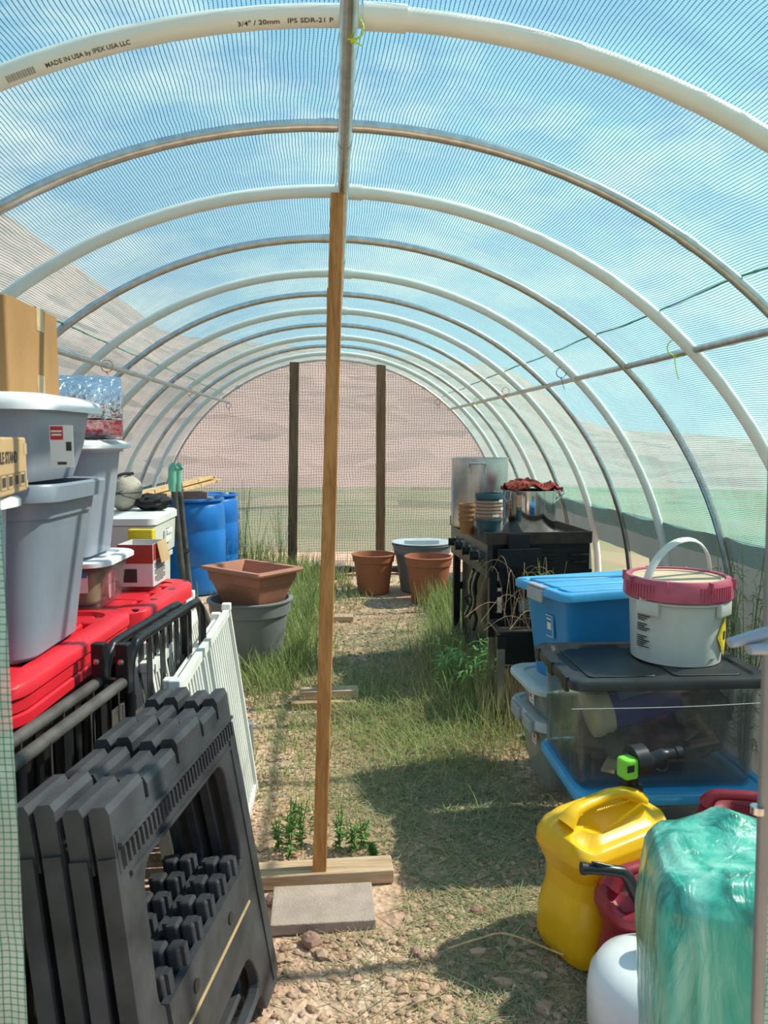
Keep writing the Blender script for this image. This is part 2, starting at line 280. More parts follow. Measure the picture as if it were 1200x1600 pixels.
def structure(name, mb, m, loc=(0, 0, 0)): return tag(mb.build(name, m, None, loc), kind='structure')
def copy_tree(o, parent=None):
    c = o.copy(); COL.objects.link(c); c.parent = parent
    for ch in [x for x in bpy.data.objects if x.parent == o]: copy_tree(ch, c)
    return c
def plate(outline, holes, th, bevel=0.0, res=1):     # flat shape with holes in XY, thickness th, as (verts, faces)
    cu = bpy.data.curves.new('p', 'CURVE'); cu.dimensions = '2D'; cu.fill_mode = 'BOTH'; cu.extrude = th/2-bevel; cu.bevel_depth = bevel; cu.bevel_resolution = res; cu.offset = -bevel
    for pts in [outline]+holes:
        sp = cu.splines.new('POLY'); sp.points.add(len(pts)-1); sp.use_cyclic_u = True
        for q, (x, y) in zip(sp.points, pts): q.co = (x, y, 0, 1)
    return conv(cu)
def conv(cu):
    ob = bpy.data.objects.new('t', cu); COL.objects.link(ob); dg = bpy.context.evaluated_depsgraph_get(); me = bpy.data.meshes.new_from_object(ob.evaluated_get(dg))
    vs = [tuple(v.co) for v in me.vertices]; fs = [tuple(p.vertices) for p in me.polygons]
    bpy.data.objects.remove(ob); bpy.data.meshes.remove(me); bpy.data.curves.remove(cu); return vs, fs
def text(body, size, ext=.0004, bold=0, align='LEFT', sx=1):
    cu = bpy.data.curves.new('t', 'FONT'); cu.body = body; cu.size = size; cu.extrude = ext; cu.offset = bold; cu.align_x = align; cu.resolution_u = 2
    v, f = conv(cu); return [(a*sx, b, c) for a, b, c in v], f
def rounded(pts, r, n=5):                            # round the corners of a polygon
    out = []; k = len(pts)
    for i in range(k):
        p0, p1, p2 = Vector(pts[i-1]), Vector(pts[i]), Vector(pts[(i+1) % k])
        rr = min(r, (p0-p1).length*.45, (p2-p1).length*.45); a = p1+(p0-p1).normalized()*rr; b = p1+(p2-p1).normalized()*rr
        for j in range(n+1):
            t_ = j/n; q = a*(1-t_)**2+p1*2*t_*(1-t_)+b*t_*t_; out.append((q.x, q.y))
    return out
def smoothpath(pts, k=6):                            # Catmull-Rom
    p = [Vector(a) for a in pts]; p = [p[0]*2-p[1]]+p+[p[-1]*2-p[-2]]; out = []
    for i in range(1, len(p)-2):
        for j in range(k):
            t_ = j/k; a, b, c, d = p[i-1:i+3]
            out.append(.5*((2*b)+(c-a)*t_+(2*a-5*b+4*c-d)*t_*t_+(3*b-a-3*c+d)*t_**3))
    return out+[p[-2]]
# ---------------------------------------------------------------- the tunnel
CX, CZ, RAD = -.05, .45, 1.86
Y0, Y1 = 1.0, 8.42
def cx(y): return float(np.interp(y, [1.0, 1.65, 2.2, 3.0, 8.4], [.05, .04, .0, -.02, -.05]))
def arc(a, r=RAD, y=9): return (cx(y)+r*math.cos(a), CZ+r*math.sin(a))
A0 = math.asin(-CZ/RAD)                               # angle at the ground on the right
def grid_obj(name, fn, uvf, nu, nv, m, skip=None, kind='structure'):
    vs = [fn(i/nu, j/nv) for j in range(nv+1) for i in range(nu+1)]; fs = []
    for j in range(nv):
        for i in range(nu):
            if skip and skip((i+.5)/nu, (j+.5)/nv): continue
            a = j*(nu+1)+i; fs.append((a, a+1, a+nu+2, a+nu+1))
    me = bpy.data.meshes.new(name); me.from_pydata(vs, [], fs); uvl = me.uv_layers.new(name='UVMap')
    for p in me.polygons:
        p.use_smooth = True
        for li in p.loop_indices:
            vi = me.loops[li].vertex_index; uvl.data[li].uv = uvf((vi % (nu+1))/nu, (vi//(nu+1))/nv)
    me.materials.append(m); o = bpy.data.objects.new(name, me); COL.objects.link(o)
    if kind: o['kind'] = kind
    return o
SK = math.asin((1.0-CZ)/RAD)                          # the netting ends on top of the skirt
ribY = [1.02+.615*k for k in range(13)]; 
def cover(u, v):
    a = SK-.06 + (PI-2*SK+.12)*u; y = Y0+(Y1-Y0)*v
    ph = ((y-1.02)/.615) % 1; sag = .020*math.sin(PI*ph)
    w = .012*mnoise.noise(Vector((a*3.2, y*2.2, 1)))+.005*mnoise.noise(Vector((a*9, y*7, 4)))
    x, z = arc(a, RAD+.026+w-sag*.5, y); return (x, y, z)
grid_obj('ceiling', cover, lambda u, v: ((PI-2*SK+.12)*u*RAD, (Y1-Y0)*v), 120, 150, M['net'])
def skirt(side):
    def f(u, v):
        a = A0+(SK-A0)*u; a = a if side > 0 else PI-a; y = Y0+(Y1-Y0)*v
        x, z = arc(a, RAD+.028+.014*mnoise.noise(Vector((a*5, y*4, side))), y)
        return (x, y, max(z, -.01))
    return f
grid_obj('wall_right', skirt(1), lambda u, v: (u, v*7), 24, 90, M['skirt'], lambda u, v: 4.35 < Y0+(Y1-Y0)*v < 5.45 and .08 < u < .74)
grid_obj('wall_left', skirt(-1), lambda u, v: (u, v*7), 24, 90, M['skirt'])
def endwall(u, v):
    x = CX+(RAD+.01)*(-1+2*u); h = CZ+math.sqrt(max((RAD+.01)**2-(x-CX)**2, 0)); z = h*v
    return (x, Y1+.02+.02*mnoise.noise(Vector((x*2, z*2, 0))), z)
grid_obj('wall_back', endwall, lambda u, v: (2*RAD*u, (CZ+math.sqrt(max(RAD**2-(RAD*(-1+2*u))**2, 0)))*v), 60, 40, M['endnet'])
# the front gable: two drawn-back flaps and a header
def front(side):
    def f(u, v):
        z = 2.36*v
        if side < 0: e = P(float(np.interp(z, [0, .9, 1.4, 1.75, 1.92, 2.0, 2.1, 2.36], [22, 14, 8, -2, 0, 25, 60, 130])), 800, Y0).x
        else: e = P(float(np.interp(z, [0, 1.0, 1.5, 1.85, 2.0, 2.36], [1182, 1215, 1205, 1197, 1188, 1184])), 800, Y0).x
        w = math.sqrt(max(RAD**2-max(z-CZ, 0)**2, .01)); o = CX+side*w
        if side < 0: o = min(o, e-.02)
        else: o = max(o, e+.02)
        x = e+(o-e)*u; return (x, Y0-.03+.018*math.sin(u*38+z)*(1-u*.5), z)
    return f
grid_obj('wall_front_left', front(-1), lambda u, v: (u*1.35, 2.36*v), 60, 40, M['flap'])
grid_obj('wall_front_right', front(1), lambda u, v: (u*1.35, 2.36*v), 60, 40, M['flap'])
# hoops: white plastic pipe and galvanised pipe in turn
ords = ['nearest', 'second', 'third', 'fourth', 'fifth', 'farthest']
def hoop_pts(y, n=72): return [(arc(A0+(PI-2*A0)*i/n)[0], y, arc(A0+(PI-2*A0)*i/n)[1]) for i in range(n+1)]
HY = [0, 1.65, 2.2, 2.76, 3.39, 4.07, 4.64, 5.23, 5.86, 6.54, 7.15, 7.77, 8.39]
for k in range(1, 13):
    y = HY[k]; i = (k-1)//2
    if k % 2:
        h = thing('pvc_hoop', (cx(y), y, 0), ['white plastic pipe hoop nearest the camera, with black printed lettering', 'white plastic pipe hoop crossing just above the top of the front wooden post', 'third white plastic pipe hoop from the camera', 'fourth white plastic pipe hoop from the camera', 'fifth white plastic pipe hoop from the camera, near the end wall', 'last white plastic pipe hoop, beside the end wall'][i], 'hoop', group=None)
        MB().tube([(p[0]-CX, 0, p[2]) for p in hoop_pts(y)], .022, 16).build('pipe', M['pvc'], h)
        a = PI/2-.034; MB().tube([(RAD*math.cos(a+t_), 0, CZ+RAD*math.sin(a+t_)) for t_ in np.linspace(-.024, .024, 8)], .0262, 18).build('coupling', M['pvc'], h)
        if k == 1:
            def wrap(body, deg0, deg1, size):
                v, f = text(body, size, .0002, .0002); L = max(p[0] for p in v); s_ = math.radians(deg0-deg1)*RAD/L; out = []
                for x, yv, zz in v:
                    ang = math.radians(deg0)-x*s_/RAD; th = math.radians(222)+(yv-size*.35)/.022   # around the pipe, facing down and forward
                    rr = .0226+zz; rad = RAD+rr*math.cos(th); yy = rr*math.sin(th)
                    out.append((rad*math.cos(ang), yy, CZ+rad*math.sin(ang)))
                return out, f
            lb = MB()
            for b_, d0, d1, sz in (('MADE IN USA by IPEX USA LLC', 109.4, 104.0, .0118), ('3/4" / 20mm   IPS SDR-21 P', 97.3, 91.3, .0118)): lb.add(*wrap(b_, d0, d1, sz))
            for q in range(22):
                ang = math.radians(111.9-.085*q); w_ = (.0006, .0011, .0008, .0014)[q*7 % 4]/RAD
                lb.loft([[((RAD+.0227*math.cos(th))*math.cos(ang+o_), .0227*math.sin(th), CZ+(RAD+.0227*math.cos(th))*math.sin(ang+o_)) for th in np.linspace(3.55, 4.15, 6)] for o_ in (0, w_)], False, False, close=False)
            lb.build('printed_lettering', M['ink'], h)
    else:
        h = thing('steel_hoop', (cx(y), y, 0), ['thick galvanised steel hoop nearest the camera', 'second galvanised steel hoop, behind the top of the front wooden post', 'third galvanised steel hoop from the camera', 'fourth galvanised steel hoop from the camera', 'fifth galvanised steel hoop from the camera', 'last galvanised steel hoop, framing the end wall'][i], 'hoop')
        MB().tube([(p[0]-CX, 0, p[2]) for p in hoop_pts(y)], .0165 if k < 12 else .012, 14).build('pipe', M['steel'], h)
        for t0 in (PI/2+.012, 1.0, PI-1.0):
            MB().tube([((RAD)*math.cos(t0+t_), 0, CZ+RAD*math.sin(t0+t_)) for t_ in (-.012, 0, .012)], .0182, 14).build('joint_sleeve', M['steel'], h)
for i_, a_ in enumerate((math.radians(51.3), math.radians(127.3))):
    mb = MB(); mb.tube([(cx(y)+(RAD+.02)*math.cos(a_+.012*mnoise.noise(Vector((y*1.5, i_, 0)))), y, CZ+(RAD+.02)*math.sin(a_+.012*mnoise.noise(Vector((y*1.5, i_, 0))))) for y in np.linspace(1.1, 8.3, 90)], .0035, 6)
    structure('trim_%d' % (i_+1), mb, M['seam'])
# ridge and side rails
def rail(name, a, b, r, label):
    a, b = Vector(a), Vector(b); t_ = thing(name, a, label, 'rail'); d = b-a
    MB().tube([(0, 0, 0), tuple(d*.5), tuple(d)], r, 14).build('pipe', M['steel'], t_)
    for s in (.17, .36, .62, .8):
        q = d*s; e_ = d.normalized()*.03; MB().tube([tuple(q-e_), tuple(q+e_)], r*1.1, 14).build('joint_sleeve', M['steel'], t_)
zr = CZ+RAD-.042
rail('ridge_rail', (.03, .98, zr), (.01, 8.36, zr), .0185, 'galvanised ridge pipe running down the middle of the roof')
rail('side_rail', tuple(P(62, 540, 3.2)), tuple(P(358, 629, 8.3)), .014, 'galvanised side pipe along the left of the tunnel')
rail('side_rail', tuple(P(1290, 497, 2.02)), tuple(P(700, 640, 8.3)), .014, 'galvanised side pipe along the right of the tunnel')
def tie(p, r, m, label, tail=.05, ax=(1, 0, 0)):
    t_ = thing('cable_tie', p, label, 'cable tie')
    MB().tube([(r*math.cos(a), 0, r*math.sin(a)) for a in np.linspace(0, 2*PI, 22)], .0022, 6).build('loop', m, t_)
    MB().rbox(.009, .008, .008, .002, .001, z0=-r-.006).build('head', m, t_)
    MB().tube(smoothpath([(0, 0, -r), (.004, -.003, -r-tail*.4), (.012, -.004, -r-tail*.8), (.02, 0, -r-tail)], 4), .0016, 6).build('tail', m, t_)
tie(P(551, 44, 1.62), .022, M['tie_y'], 'lime cable tie around the ridge pipe at the nearest white hoop', .012)
tie(P(1054, 543, 2.86), .028, M['tie_y'], 'lime cable tie with a long tail on the right side pipe', .09)
tie(P(877, 582, 4.06), .027, M['tie_b'], 'blue cable tie on the right side pipe below the third white hoop', .06)
tie(P(790, 611, 5.3), .025, M['tie_o'], 'orange cable tie on the right side pipe, below the fourth white hoop', .03)
tie(P(745, 627, 6.5), .025, M['tie_y'], 'small lime cable tie far along the right side pipe', .03)
tie(P(167, 572, 4.06), .030, M['tie_o'], 'orange cable tie on the left side pipe, nearest of its side', .03)
tie(P(296, 612, 6.5), .028, M['tie_o'], 'orange cable tie far along the left side pipe', .03)
tie(P(357, 634, 8.25), .026, M['strap'], 'black strap hanging at the end of the left side pipe', .06)
tie(P(684, 628, 8.25), .03, M['strap'], 'black strap at the far right of the end wall', .03)
# posts
def post(a, b, w, d, m, name, label, tw=0):
    a, b = Vector(a), Vector(b); rz = tw
    mb = MB(); q = rrect(w, d, .004, 2); n = 12; L = []
    for i in range(n+1):
        t_ = i/n; c = (b-a)*t_; L.append([(c.x+x+.0012*mnoise.noise(Vector((x*50, y*50, t_*4))), c.y+y, c.z) for x, y in q])
    mb.loft(L, smooth=False); return single(name, mb, m, a, label, 'post')
pa = P(499.5, 1368, 2.42); pb = P(527.5, 304, 2.60)
post((pa.x, 2.42, .044), (pb.x, 2.60, pb.z), .046, .040, M['lumber'], 'support_post', 'tall orange-brown wooden post nearest the camera, standing on a block')
p2 = P(517, 464, 4.14); post((P(508, 1000, 4.14).x, 4.14, .086), (p2.x, 4.2, zr-.014), .042, .04, M['lumber'], 'support_post', 'second wooden post, mostly hidden behind the front post')
post((P(511, 960, 6.1).x, 6.1, .047), (.01, 6.1, zr-.014), .040, .038, M['lumber'], 'support_post', 'third wooden post down the middle, hidden behind the others')
for px0, px1, pyt, m_, lb in ((460, 456.5, 566, M['oldwood'], 'dark weathered wooden post left of centre at the end wall'), (595.5, 594, 570, M['oldwood2'], 'brown wooden post right of centre at the end wall')):
    t_ = P(px0, pyt, 8.28); b_ = P(px1, 880, 8.28); post((b_.x, 8.28, -.02), (t_.x, 8.28, t_.z), .098, .045, m_, 'end_post', lb)
def block(x0, x1, y, z, w, h, m, name, label, cat, rz=0):
    return single(name, MB().rbox(x1-x0, w, h, .004, .003), m, ((x0+x1)/2, y, z), label, cat, rz)
block(-.268, .178, 2.435, -.001, .095, .045, M['lumber_x'], 'wooden_block', 'wooden base block under the front post', 'wooden block', 2.5)
block(-.207, .106, 2.255, -.004, .20, .034, M['paver'], 'concrete_paver', 'square grey-brown concrete paver in front of the front post', 'paver', 1.5)
block(P(455, 1100, 4.1).x, P(556, 1100, 4.1).x, 4.13, 0, .14, .036, M['lumber_x'], 'wooden_board', 'flat board on the ground under the second post block', 'board', 2)
block(P(468, 1095, 4.15).x, P(560, 1095, 4.15).x, 4.15, .037, .09, .045, M['lumber_x'], 'wooden_block', 'wooden block under the second post', 'wooden block', 2)
block(P(480, 970, 6.1).x, P(552, 970, 6.1).x, 6.1, .0, .1, .045, M['lumber_x'], 'wooden_block', 'wooden block far down the path under the third post', 'wooden block')
# ground
def gh(x, y): return .012*mnoise.noise(Vector((x*1.3, y*1.3, 0)))+.006*mnoise.noise(Vector((x*5, y*5, 3)))-.006
grid_obj('floor', lambda u, v: (-2.6+5.2*u, -1.2+11.2*v, gh(-2.6+5.2*u, -1.2+11.2*v)), lambda u, v: (u, v), 104, 200, M['dirt'])
def fieldf(u, v):
    r = 2.2*(90/2.2)**v; a = 2*PI*u; x, y = r*math.cos(a)*1.0, 4+r*math.sin(a)*(1.9 if r < 8 else 1.2); return (x, y, -.03-.15*min(1, max(0, (r-4)/20)))
grid_obj('ground_field', fieldf, lambda u, v: (u, v), 90, 40, M['field'])
def hillf(u, v):
    az = math.radians(-178+356*u); d = math.degrees(az)
    el = np.interp(d, [-178, -90, -60, -35, -22, -12, 0, 12, 18, 30, 60, 100, 178], [6, 12, 20, 20, 15, 8.5, 7.4, 6.6, 2.2, 1, 1, 2, 5])
    r = 26+70*v; s = max(0, v)**.9; z = s*math.tan(math.radians(float(el)))*96*(1+.06*mnoise.noise(Vector((az*4, v*3, 0))))+.9*mnoise.noise(Vector((az*9, v*7, 2)))*min(1, v*4)-.25
    return (r*math.sin(az), r*math.cos(az), z)
tag(grid_obj('ground_hillside', hillf, lambda u, v: (u, v), 200, 24, M['hill']), kind='structure')
# ---------------------------------------------------------------- blades, straw, gravel
def blades(name, spots, m, label, cat, w0=.0016, segs=3):
    """spots: (x, y, height, lean x, lean y, droop, width, z)"""
    V = []; F = []
    for (x, y, h, lx, ly, dr, w, z) in spots:
        b = len(V); a = math.atan2(ly, lx)+PI/2; sx_, sy_ = math.cos(a)*w, math.sin(a)*w
        for k in range(segs+1):
            t_ = k/segs; px = x+lx*t_**1.3; py = y+ly*t_**1.3; pz = z+h*(t_-dr*t_**2.2); ww = 1-t_*.85
            V.append((px-sx_*ww, py-sy_*ww, max(pz, z+.002))); V.append((px+sx_*ww, py+sy_*ww, max(pz, z+.002)))
        for k in range(segs): F.append((b+2*k, b+2*k+1, b+2*k+3, b+2*k+2))
    me = bpy.data.meshes.new(name); me.from_pydata(V, [], F); me.materials.append(m)
    o = bpy.data.objects.new(name, me); COL.objects.link(o); return tag(o, label, cat, kind='stuff')
M['grass'] = vary('green_grass', [(.18, .26, .08), (.30, .38, .12), (.44, .46, .18), (.22, .33, .14)])
M['dark_grass'] = vary('dull_green_grass', [(.16, .22, .11), (.26, .30, .17), (.38, .38, .22), (.48, .43, .27)])
M['straw'] = vary('dry_straw', [(.48, .36, .19), (.60, .48, .28), (.34, .26, .14), (.52, .44, .24)])
M['stones'] = vary('pinkish_gravel', [(.42, .26, .17), (.50, .33, .22), (.33, .20, .13), (.55, .38, .27), (.45, .29, .20)], .9, 0)
rnd = random.Random(3)
def region(cx, cy, sx_, sy_, n, h, lean, droop=.25, w=.0018, dark=False):
    """Gaussian clump around a pixel on the ground"""
    c = G(cx, cy); out = []
    for _ in range(n):
        x = rnd.gauss(c.x, sx_); y = rnd.gauss(c.y, sy_)
        if y < 1.25 or y > 8.35 or abs(x) > 1.7 or (x > .98 and y < 6.2) or (x < -.75 and y < 4.5): continue
        if -.30 < x < .2 and 2.14 < y < 2.5: continue
        hh = h*rnd.uniform(.5, 1.3); a = rnd.uniform(0, 2*PI); l = lean*rnd.uniform(.2, 1.3)
        out.append((x, y, hh, l*math.cos(a), l*math.sin(a), droop*rnd.uniform(.4, 1.6), w*rnd.uniform(.7, 1.5)*max(1, y/3), gh(x, y)-.002))
    return out
green = []; dull = []; straw = []
for a in [(440, 900, .35, .5, 2200, .30, .12), (400, 890, .22, .3, 1500, .5, .14), (545, 930, .10, .5, 250, .12, .08), (465, 960, .12, .5, 2000, .22, .12), (440, 1030, .14, .35, 1800, .20, .12), (410, 1070, .13, .2, 400, .17, .1),
          (610, 1130, .28, .32, 1700, .10, .12), (690, 1160, .2, .25, 1000, .10, .12), (560, 1090, .3, .4, 900, .09, .10), (740, 1100, .12, .3, 1300, .22, .12), (715, 1030, .12, .35, 1200, .26, .12), (700, 960, .1, .35, 700, .30, .12),
          (700, 940, .08, .3, 300, .26, .08), (480, 1250, .22, .15, 380, .06, .05), (640, 905, .3, .25, 200, .06, .06), (420, 1180, .10, .3, 350, .06, .06), (840, 1000, .2, .3, 500, .3, .1), (760, 1350, .2, .3, 300, .05, .10)]:
    green += region(*a)
for a in [(620, 1060, .3, .45, 1500, .05, .17, .8), (660, 1010, .3, .4, 1700, .06, .16, .8), (700, 1240, .25, .25, 1350, .045, .17, .8), (780, 1280, .16, .2, 900, .05, .18, .8), (800, 1430, .16, .22, 650, .04, .15, .8), (640, 1230, .2, .2, 900, .05, .14, .8), (740, 1420, .22, .3, 600, .04, .14, .8), (860, 1560, .14, .18, 500, .05, .12, .7)]:
    dull += region(*a, w=.0017)
for a in [(650, 1120, .3, .4, 1500, .10, .14, .5), (700, 1080, .2, .4, 1300, .16, .12, .4), (640, 1240, .25, .3, 900, .04, .16, .7), (600, 960, .4, .6, 2200, .02, .10, .9), (640, 1120, .3, .5, 1500, .03, .16, .9), (620, 1450, .3, .3, 900, .02, .13, .9), (560, 1250, .4, .6, 900, .015, .1, .9), (500, 1420, .3, .3, 400, .03, .11, .8), (740, 1060, .14, .3, 800, .26, .14, .3), (700, 1380, .25, .4, 600, .03, .16, .8), (440, 1180, .3, .6, 700, .012, .08, .9), (800, 1120, .12, .2, 550, .3, .06, .15), (800, 1040, .10, .12, 300, .3, .06, .1), (820, 1540, .15, .2, 350, .03, .12, .8)]:
    straw += region(*a, w=.0017)
long_ = []
for a in [(620, 1450, .35, .35, 130, .012, .22, .6), (700, 1300, .3, .4, 190, .02, .24, .6), (640, 1120, .3, .4, 160, .05, .22, .6), (800, 1500, .2, .25, 90, .02, .2, .6), (560, 1020, .3, .5, 90, .03, .22, .6), (690, 1070, .15, .3, 110, .25, .16, .3)]: long_ += region(*a, w=.0017)
blades('long_straw', long_, M['straw'], 'long pale straw stems lying criss-cross over the path', 'straw', segs=4)
blades('grass', green, M['grass'], 'green grass growing through the dirt path', 'grass', segs=4)
blades('flattened_grass', dull, M['dark_grass'], 'flattened dull green grass lying over the path', 'grass')
blades('straw', straw, M['straw'], 'dry straw and dead grass scattered on the dirt', 'straw')
def stones():
    V = []; F = []
    ico = [(0, 0, 1), (.89, 0, .45), (.28, .85, .45), (-.72, .53, .45), (-.72, -.53, .45), (.28, -.85, .45), (.72, .53, -.45), (-.28, .85, -.45), (-.89, 0, -.45), (-.28, -.85, -.45), (.72, -.53, -.45), (0, 0, -1)]
    fi = [(0, 1, 2), (0, 2, 3), (0, 3, 4), (0, 4, 5), (0, 5, 1), (1, 6, 2), (2, 7, 3), (3, 8, 4), (4, 9, 5), (5, 10, 1), (2, 6, 7), (3, 7, 8), (4, 8, 9), (5, 9, 10), (1, 10, 6), (6, 11, 7), (7, 11, 8), (8, 11, 9), (9, 11, 10), (10, 11, 6)]
    for _ in range(24000):
        y = 1.2+5.8*rnd.random()**1.6; x = rnd.uniform(-.55, .95) if y < 3.4 else rnd.uniform(-.7, .9)
        s = .0026+.013*rnd.random()**5; 
        if y < 2.3 and rnd.random() < .12: s *= 1.6
        b = len(V); a = rnd.uniform(0, 6.3); c_, s_ = math.cos(a), math.sin(a); ex, ey, ez = rnd.uniform(.8, 1.5), rnd.uniform(.7, 1.1), rnd.uniform(.45, .8)
        if -.30 < x < .2 and 2.14 < y < 2.5: continue
        for p in ico:
            k = rnd.uniform(.8, 1.2); q = (p[0]*ex*k, p[1]*ey*k, p[2]*ez*k); V.append((x+s*(q[0]*c_-q[1]*s_), y+s*(q[0]*s_+q[1]*c_), gh(x, y)+s*(q[2]+.25)))
        F += [(i+b, j+b, k+b) for i, j, k in fi]
    me = bpy.data.meshes.new('gravel'); me.from_pydata(V, [], F); me.materials.append(M['stones']); o = bpy.data.objects.new('gravel', me); COL.objects.link(o)
    tag(o, 'pinkish brown gravel strewn over the dirt path', 'gravel', kind='stuff')
stones()
def rock(px, py, s, label):
    c = G(px, py); mb = MB(); L = []
    for j in range(7):
        ph = -PI/2+PI*j/6; L.append([(s*math.cos(ph)*math.cos(2*PI*i/10)*(1+.25*mnoise.noise(Vector((i*.9, j, s*99)))), s*.8*math.cos(ph)*math.sin(2*PI*i/10), s*.6*math.sin(ph)*(1+.2*mnoise.noise(Vector((i, j*.7, s*50))))) for i in range(10)])
    mb.loft(L, False, False, smooth=False); single('rock', mb, M['brick'], (c.x, c.y, s*.35), label, 'rock', rz=px)
rock(486, 1475, .034, 'reddish rock just in front of the square paver')
rock(745, 1425, .022, 'small rock in the shaded grass right of the paver')
rock(426, 1410, .030, 'reddish rock at the left corner of the paver')
rock(650, 1490, .018, 'small pale rock on the gravel in front of the paver')
# leafy weeds
def weed(loc, h, n, m, label, leaf=.05, spread=.05, lw=.006, cat='weed', name='leafy_weed', stems=4):
    r_ = random.Random(int(loc[0]*1000)+int(loc[1]*977)); t_ = thing(name, loc, label, cat); st = MB(); lf = MB()
    for s in range(stems):
        a = r_.uniform(0, 2*PI); q = spread*r_.uniform(.3, 1); hh = h*r_.uniform(.7, 1.1); tip = Vector((q*math.cos(a), q*math.sin(a), hh)); base = tip*.15; base.z = 0
        path = smoothpath([base, Vector((tip.x*.35, tip.y*.35, hh*.5)), tip], 4); st.tube(path, .0018, 5)
        for k in range(n):
            u = .12+.88*k/n; p = path[min(int(u*(len(path)-1)), len(path)-1)]; b = r_.uniform(0, 2*PI); L = leaf*r_.uniform(.6, 1.1); d = Vector((math.cos(b), math.sin(b), r_.uniform(-.1, .8))).normalized()
            sd = d.cross(Vector((0, 0, 1))).normalized()*lw; pts = [p, p+d*L*.4+sd, p+d*L-Vector((0, 0, L*.35)), p+d*L*.4-sd]; lf.add([tuple(x) for x in pts], [(0, 1, 2, 3)])
    st.build('stem', m, t_); lf.build('foliage', m, t_)
M['leaf'] = vary('weed_leaf', [(.12, .25, .06), (.2, .36, .1)]); M['brightleaf'] = vary('bright_leaf', [(.25, .50, .14), (.35, .60, .2)]); M['paleleaf'] = vary('pale_seed_heads', [(.32, .40, .22), (.42, .46, .28)])
for (px, py, h, l) in ((452, 1335, .17, 'small leafy weed left of the front post base'), (470, 1322, .16, 'leafy weed touching the left of the front post'), (436, 1325, .12, 'shortest leafy weed left of the front post'),
                       (530, 1325, .15, 'leafy weed right behind the wooden base block'), (552, 1330, .13, 'leafy weed right of the front post'), (500, 1318, .14, 'leafy weed hidden partly behind the foot of the front post'), (455, 1300, .13, 'leafy weed farther back, left of the front post'), (566, 1322, .10, 'low leafy weed farther right behind the base block'), (584, 1340, .06, 'tiny dark weed at the right end of the base block')):
    g_ = G(px, py); weed((g_.x, g_.y, 0), h, 14, M['leaf'], l, .032, .03)
for (px, py, Y, l) in ((700, 1010, 4.25, 'bright green leafy plant left of the raised planter'), (735, 1015, 4.15, 'bright green drooping plant beside the raised planter leg'), (765, 1005, 4.1, 'bright leafy sprig at the corner of the raised planter')):
    g_ = P(px, py, Y); weed((g_.x, Y, 0), g_.z+.03, 22, M['brightleaf'], l, .11, .10, .007, 'plant', 'leafy_plant', 6)
for (px, Y, zt, l) in ((380, 8.1, .95, 'tall seeding weed by the blue drums at the end wall'), (398, 7.9, .7, 'shorter seeding weed at the end wall left of the weathered post'), (440, 8.1, .72, 'seeding weed just left of the weathered end post')):
    g_ = P(px, 900, Y); weed((g_.x, Y, 0), zt, 16, M['leaf'], l, .06, .16, .004, 'weed', 'tall_weed', 9)
for (px, Y, zt, l) in ((1135, 3.35, .92, 'tall grassy weed behind the bucket, left one'), (1172, 3.2, .95, 'tall grassy weed against the right wall')):
    g_ = P(px, 900, Y); weed((g_.x, Y, 0), zt, 40, M['grass'], l, .10, .12, .003, 'weed', 'tall_weed', 12)
for (px, Y, zt, l) in ((858, 4.05, .78, 'grassy tuft over the griddle side above the blue bin'), (905, 4.0, .70, 'grassy tuft behind the right of the blue bin')):
    g_ = P(px, 900, Y); weed((g_.x, Y, 0), zt, 26, M['grass'], l, .13, .10, .003, 'weed', 'tall_weed', 14)
# ---------------------------------------------------------------- bins and boxes
def bin_body(mb, w, d, h, r=.05, taper=.85, wall=.004, ribs=False, rimw=.012, floor_=True):
    wb, db = w*taper, d*(1-(1-taper)*w/d*.8)
    sp = [(wb, db, r, 0), (w, d, r, h-.02), (w+rimw*2, d+rimw*2, r+rimw, h-.018), (w+rimw*2, d+rimw*2, r+rimw, h), (w-wall*2, d-wall*2, r, h), (wb-wall*2, db-wall*2, r, wall)]
    mb.rings(sp, 5, True, True, True)
def lid(mb, w, d, h, r=.05, inset=.03, step=.008, z0=0, lines=0):
    sp = [(w-.01, d-.01, r, z0), (w, d, r, z0+.002), (w, d, r, z0+h*.75), (w-.012, d-.012, r, z0+h), (w-inset*2, d-inset*2, r*.8, z0+h), (w-inset*2-.01, d-inset*2-.01, r*.8, z0+h-step)]
    mb.rings(sp, 5)
    for i in range(lines):
        y = (i-(lines-1)/2)*d*.62/max(lines-1, 1); mb.box(0, y, z0+h-step+.002, w-inset*2-.05, .012 if lines > 3 else d*.1, .008)
def label_on(root, mb_items, m, loc, rot, name='label'):
    """flat printed pieces (w,h,x,y) on a side"""
    mb = MB(); mb.at(Matrix.Translation(loc) @ rot)
    for w, h, x, y, z in mb_items: mb.box(x, y, z, w, h, .0008)
    return mb.build(name, m, root)
FRONT = R(90, 'X')                                     # text plane facing -Y
LEFTF = R(-90, 'Z') @ R(90, 'X')                       # facing -X
RIGHTF = R(90, 'Z') @ R(90, 'X')                       # facing +X
def txt(root, body, size, loc, rot, m, name='lettering', sx=1, bold=0, align='CENTER'):
    mb = MB(); mb.at(Matrix.Translation(loc) @ rot); v, f = text(body, size, .0004, bold, align, sx); mb.add(v, f); return mb.build(name, m, root)
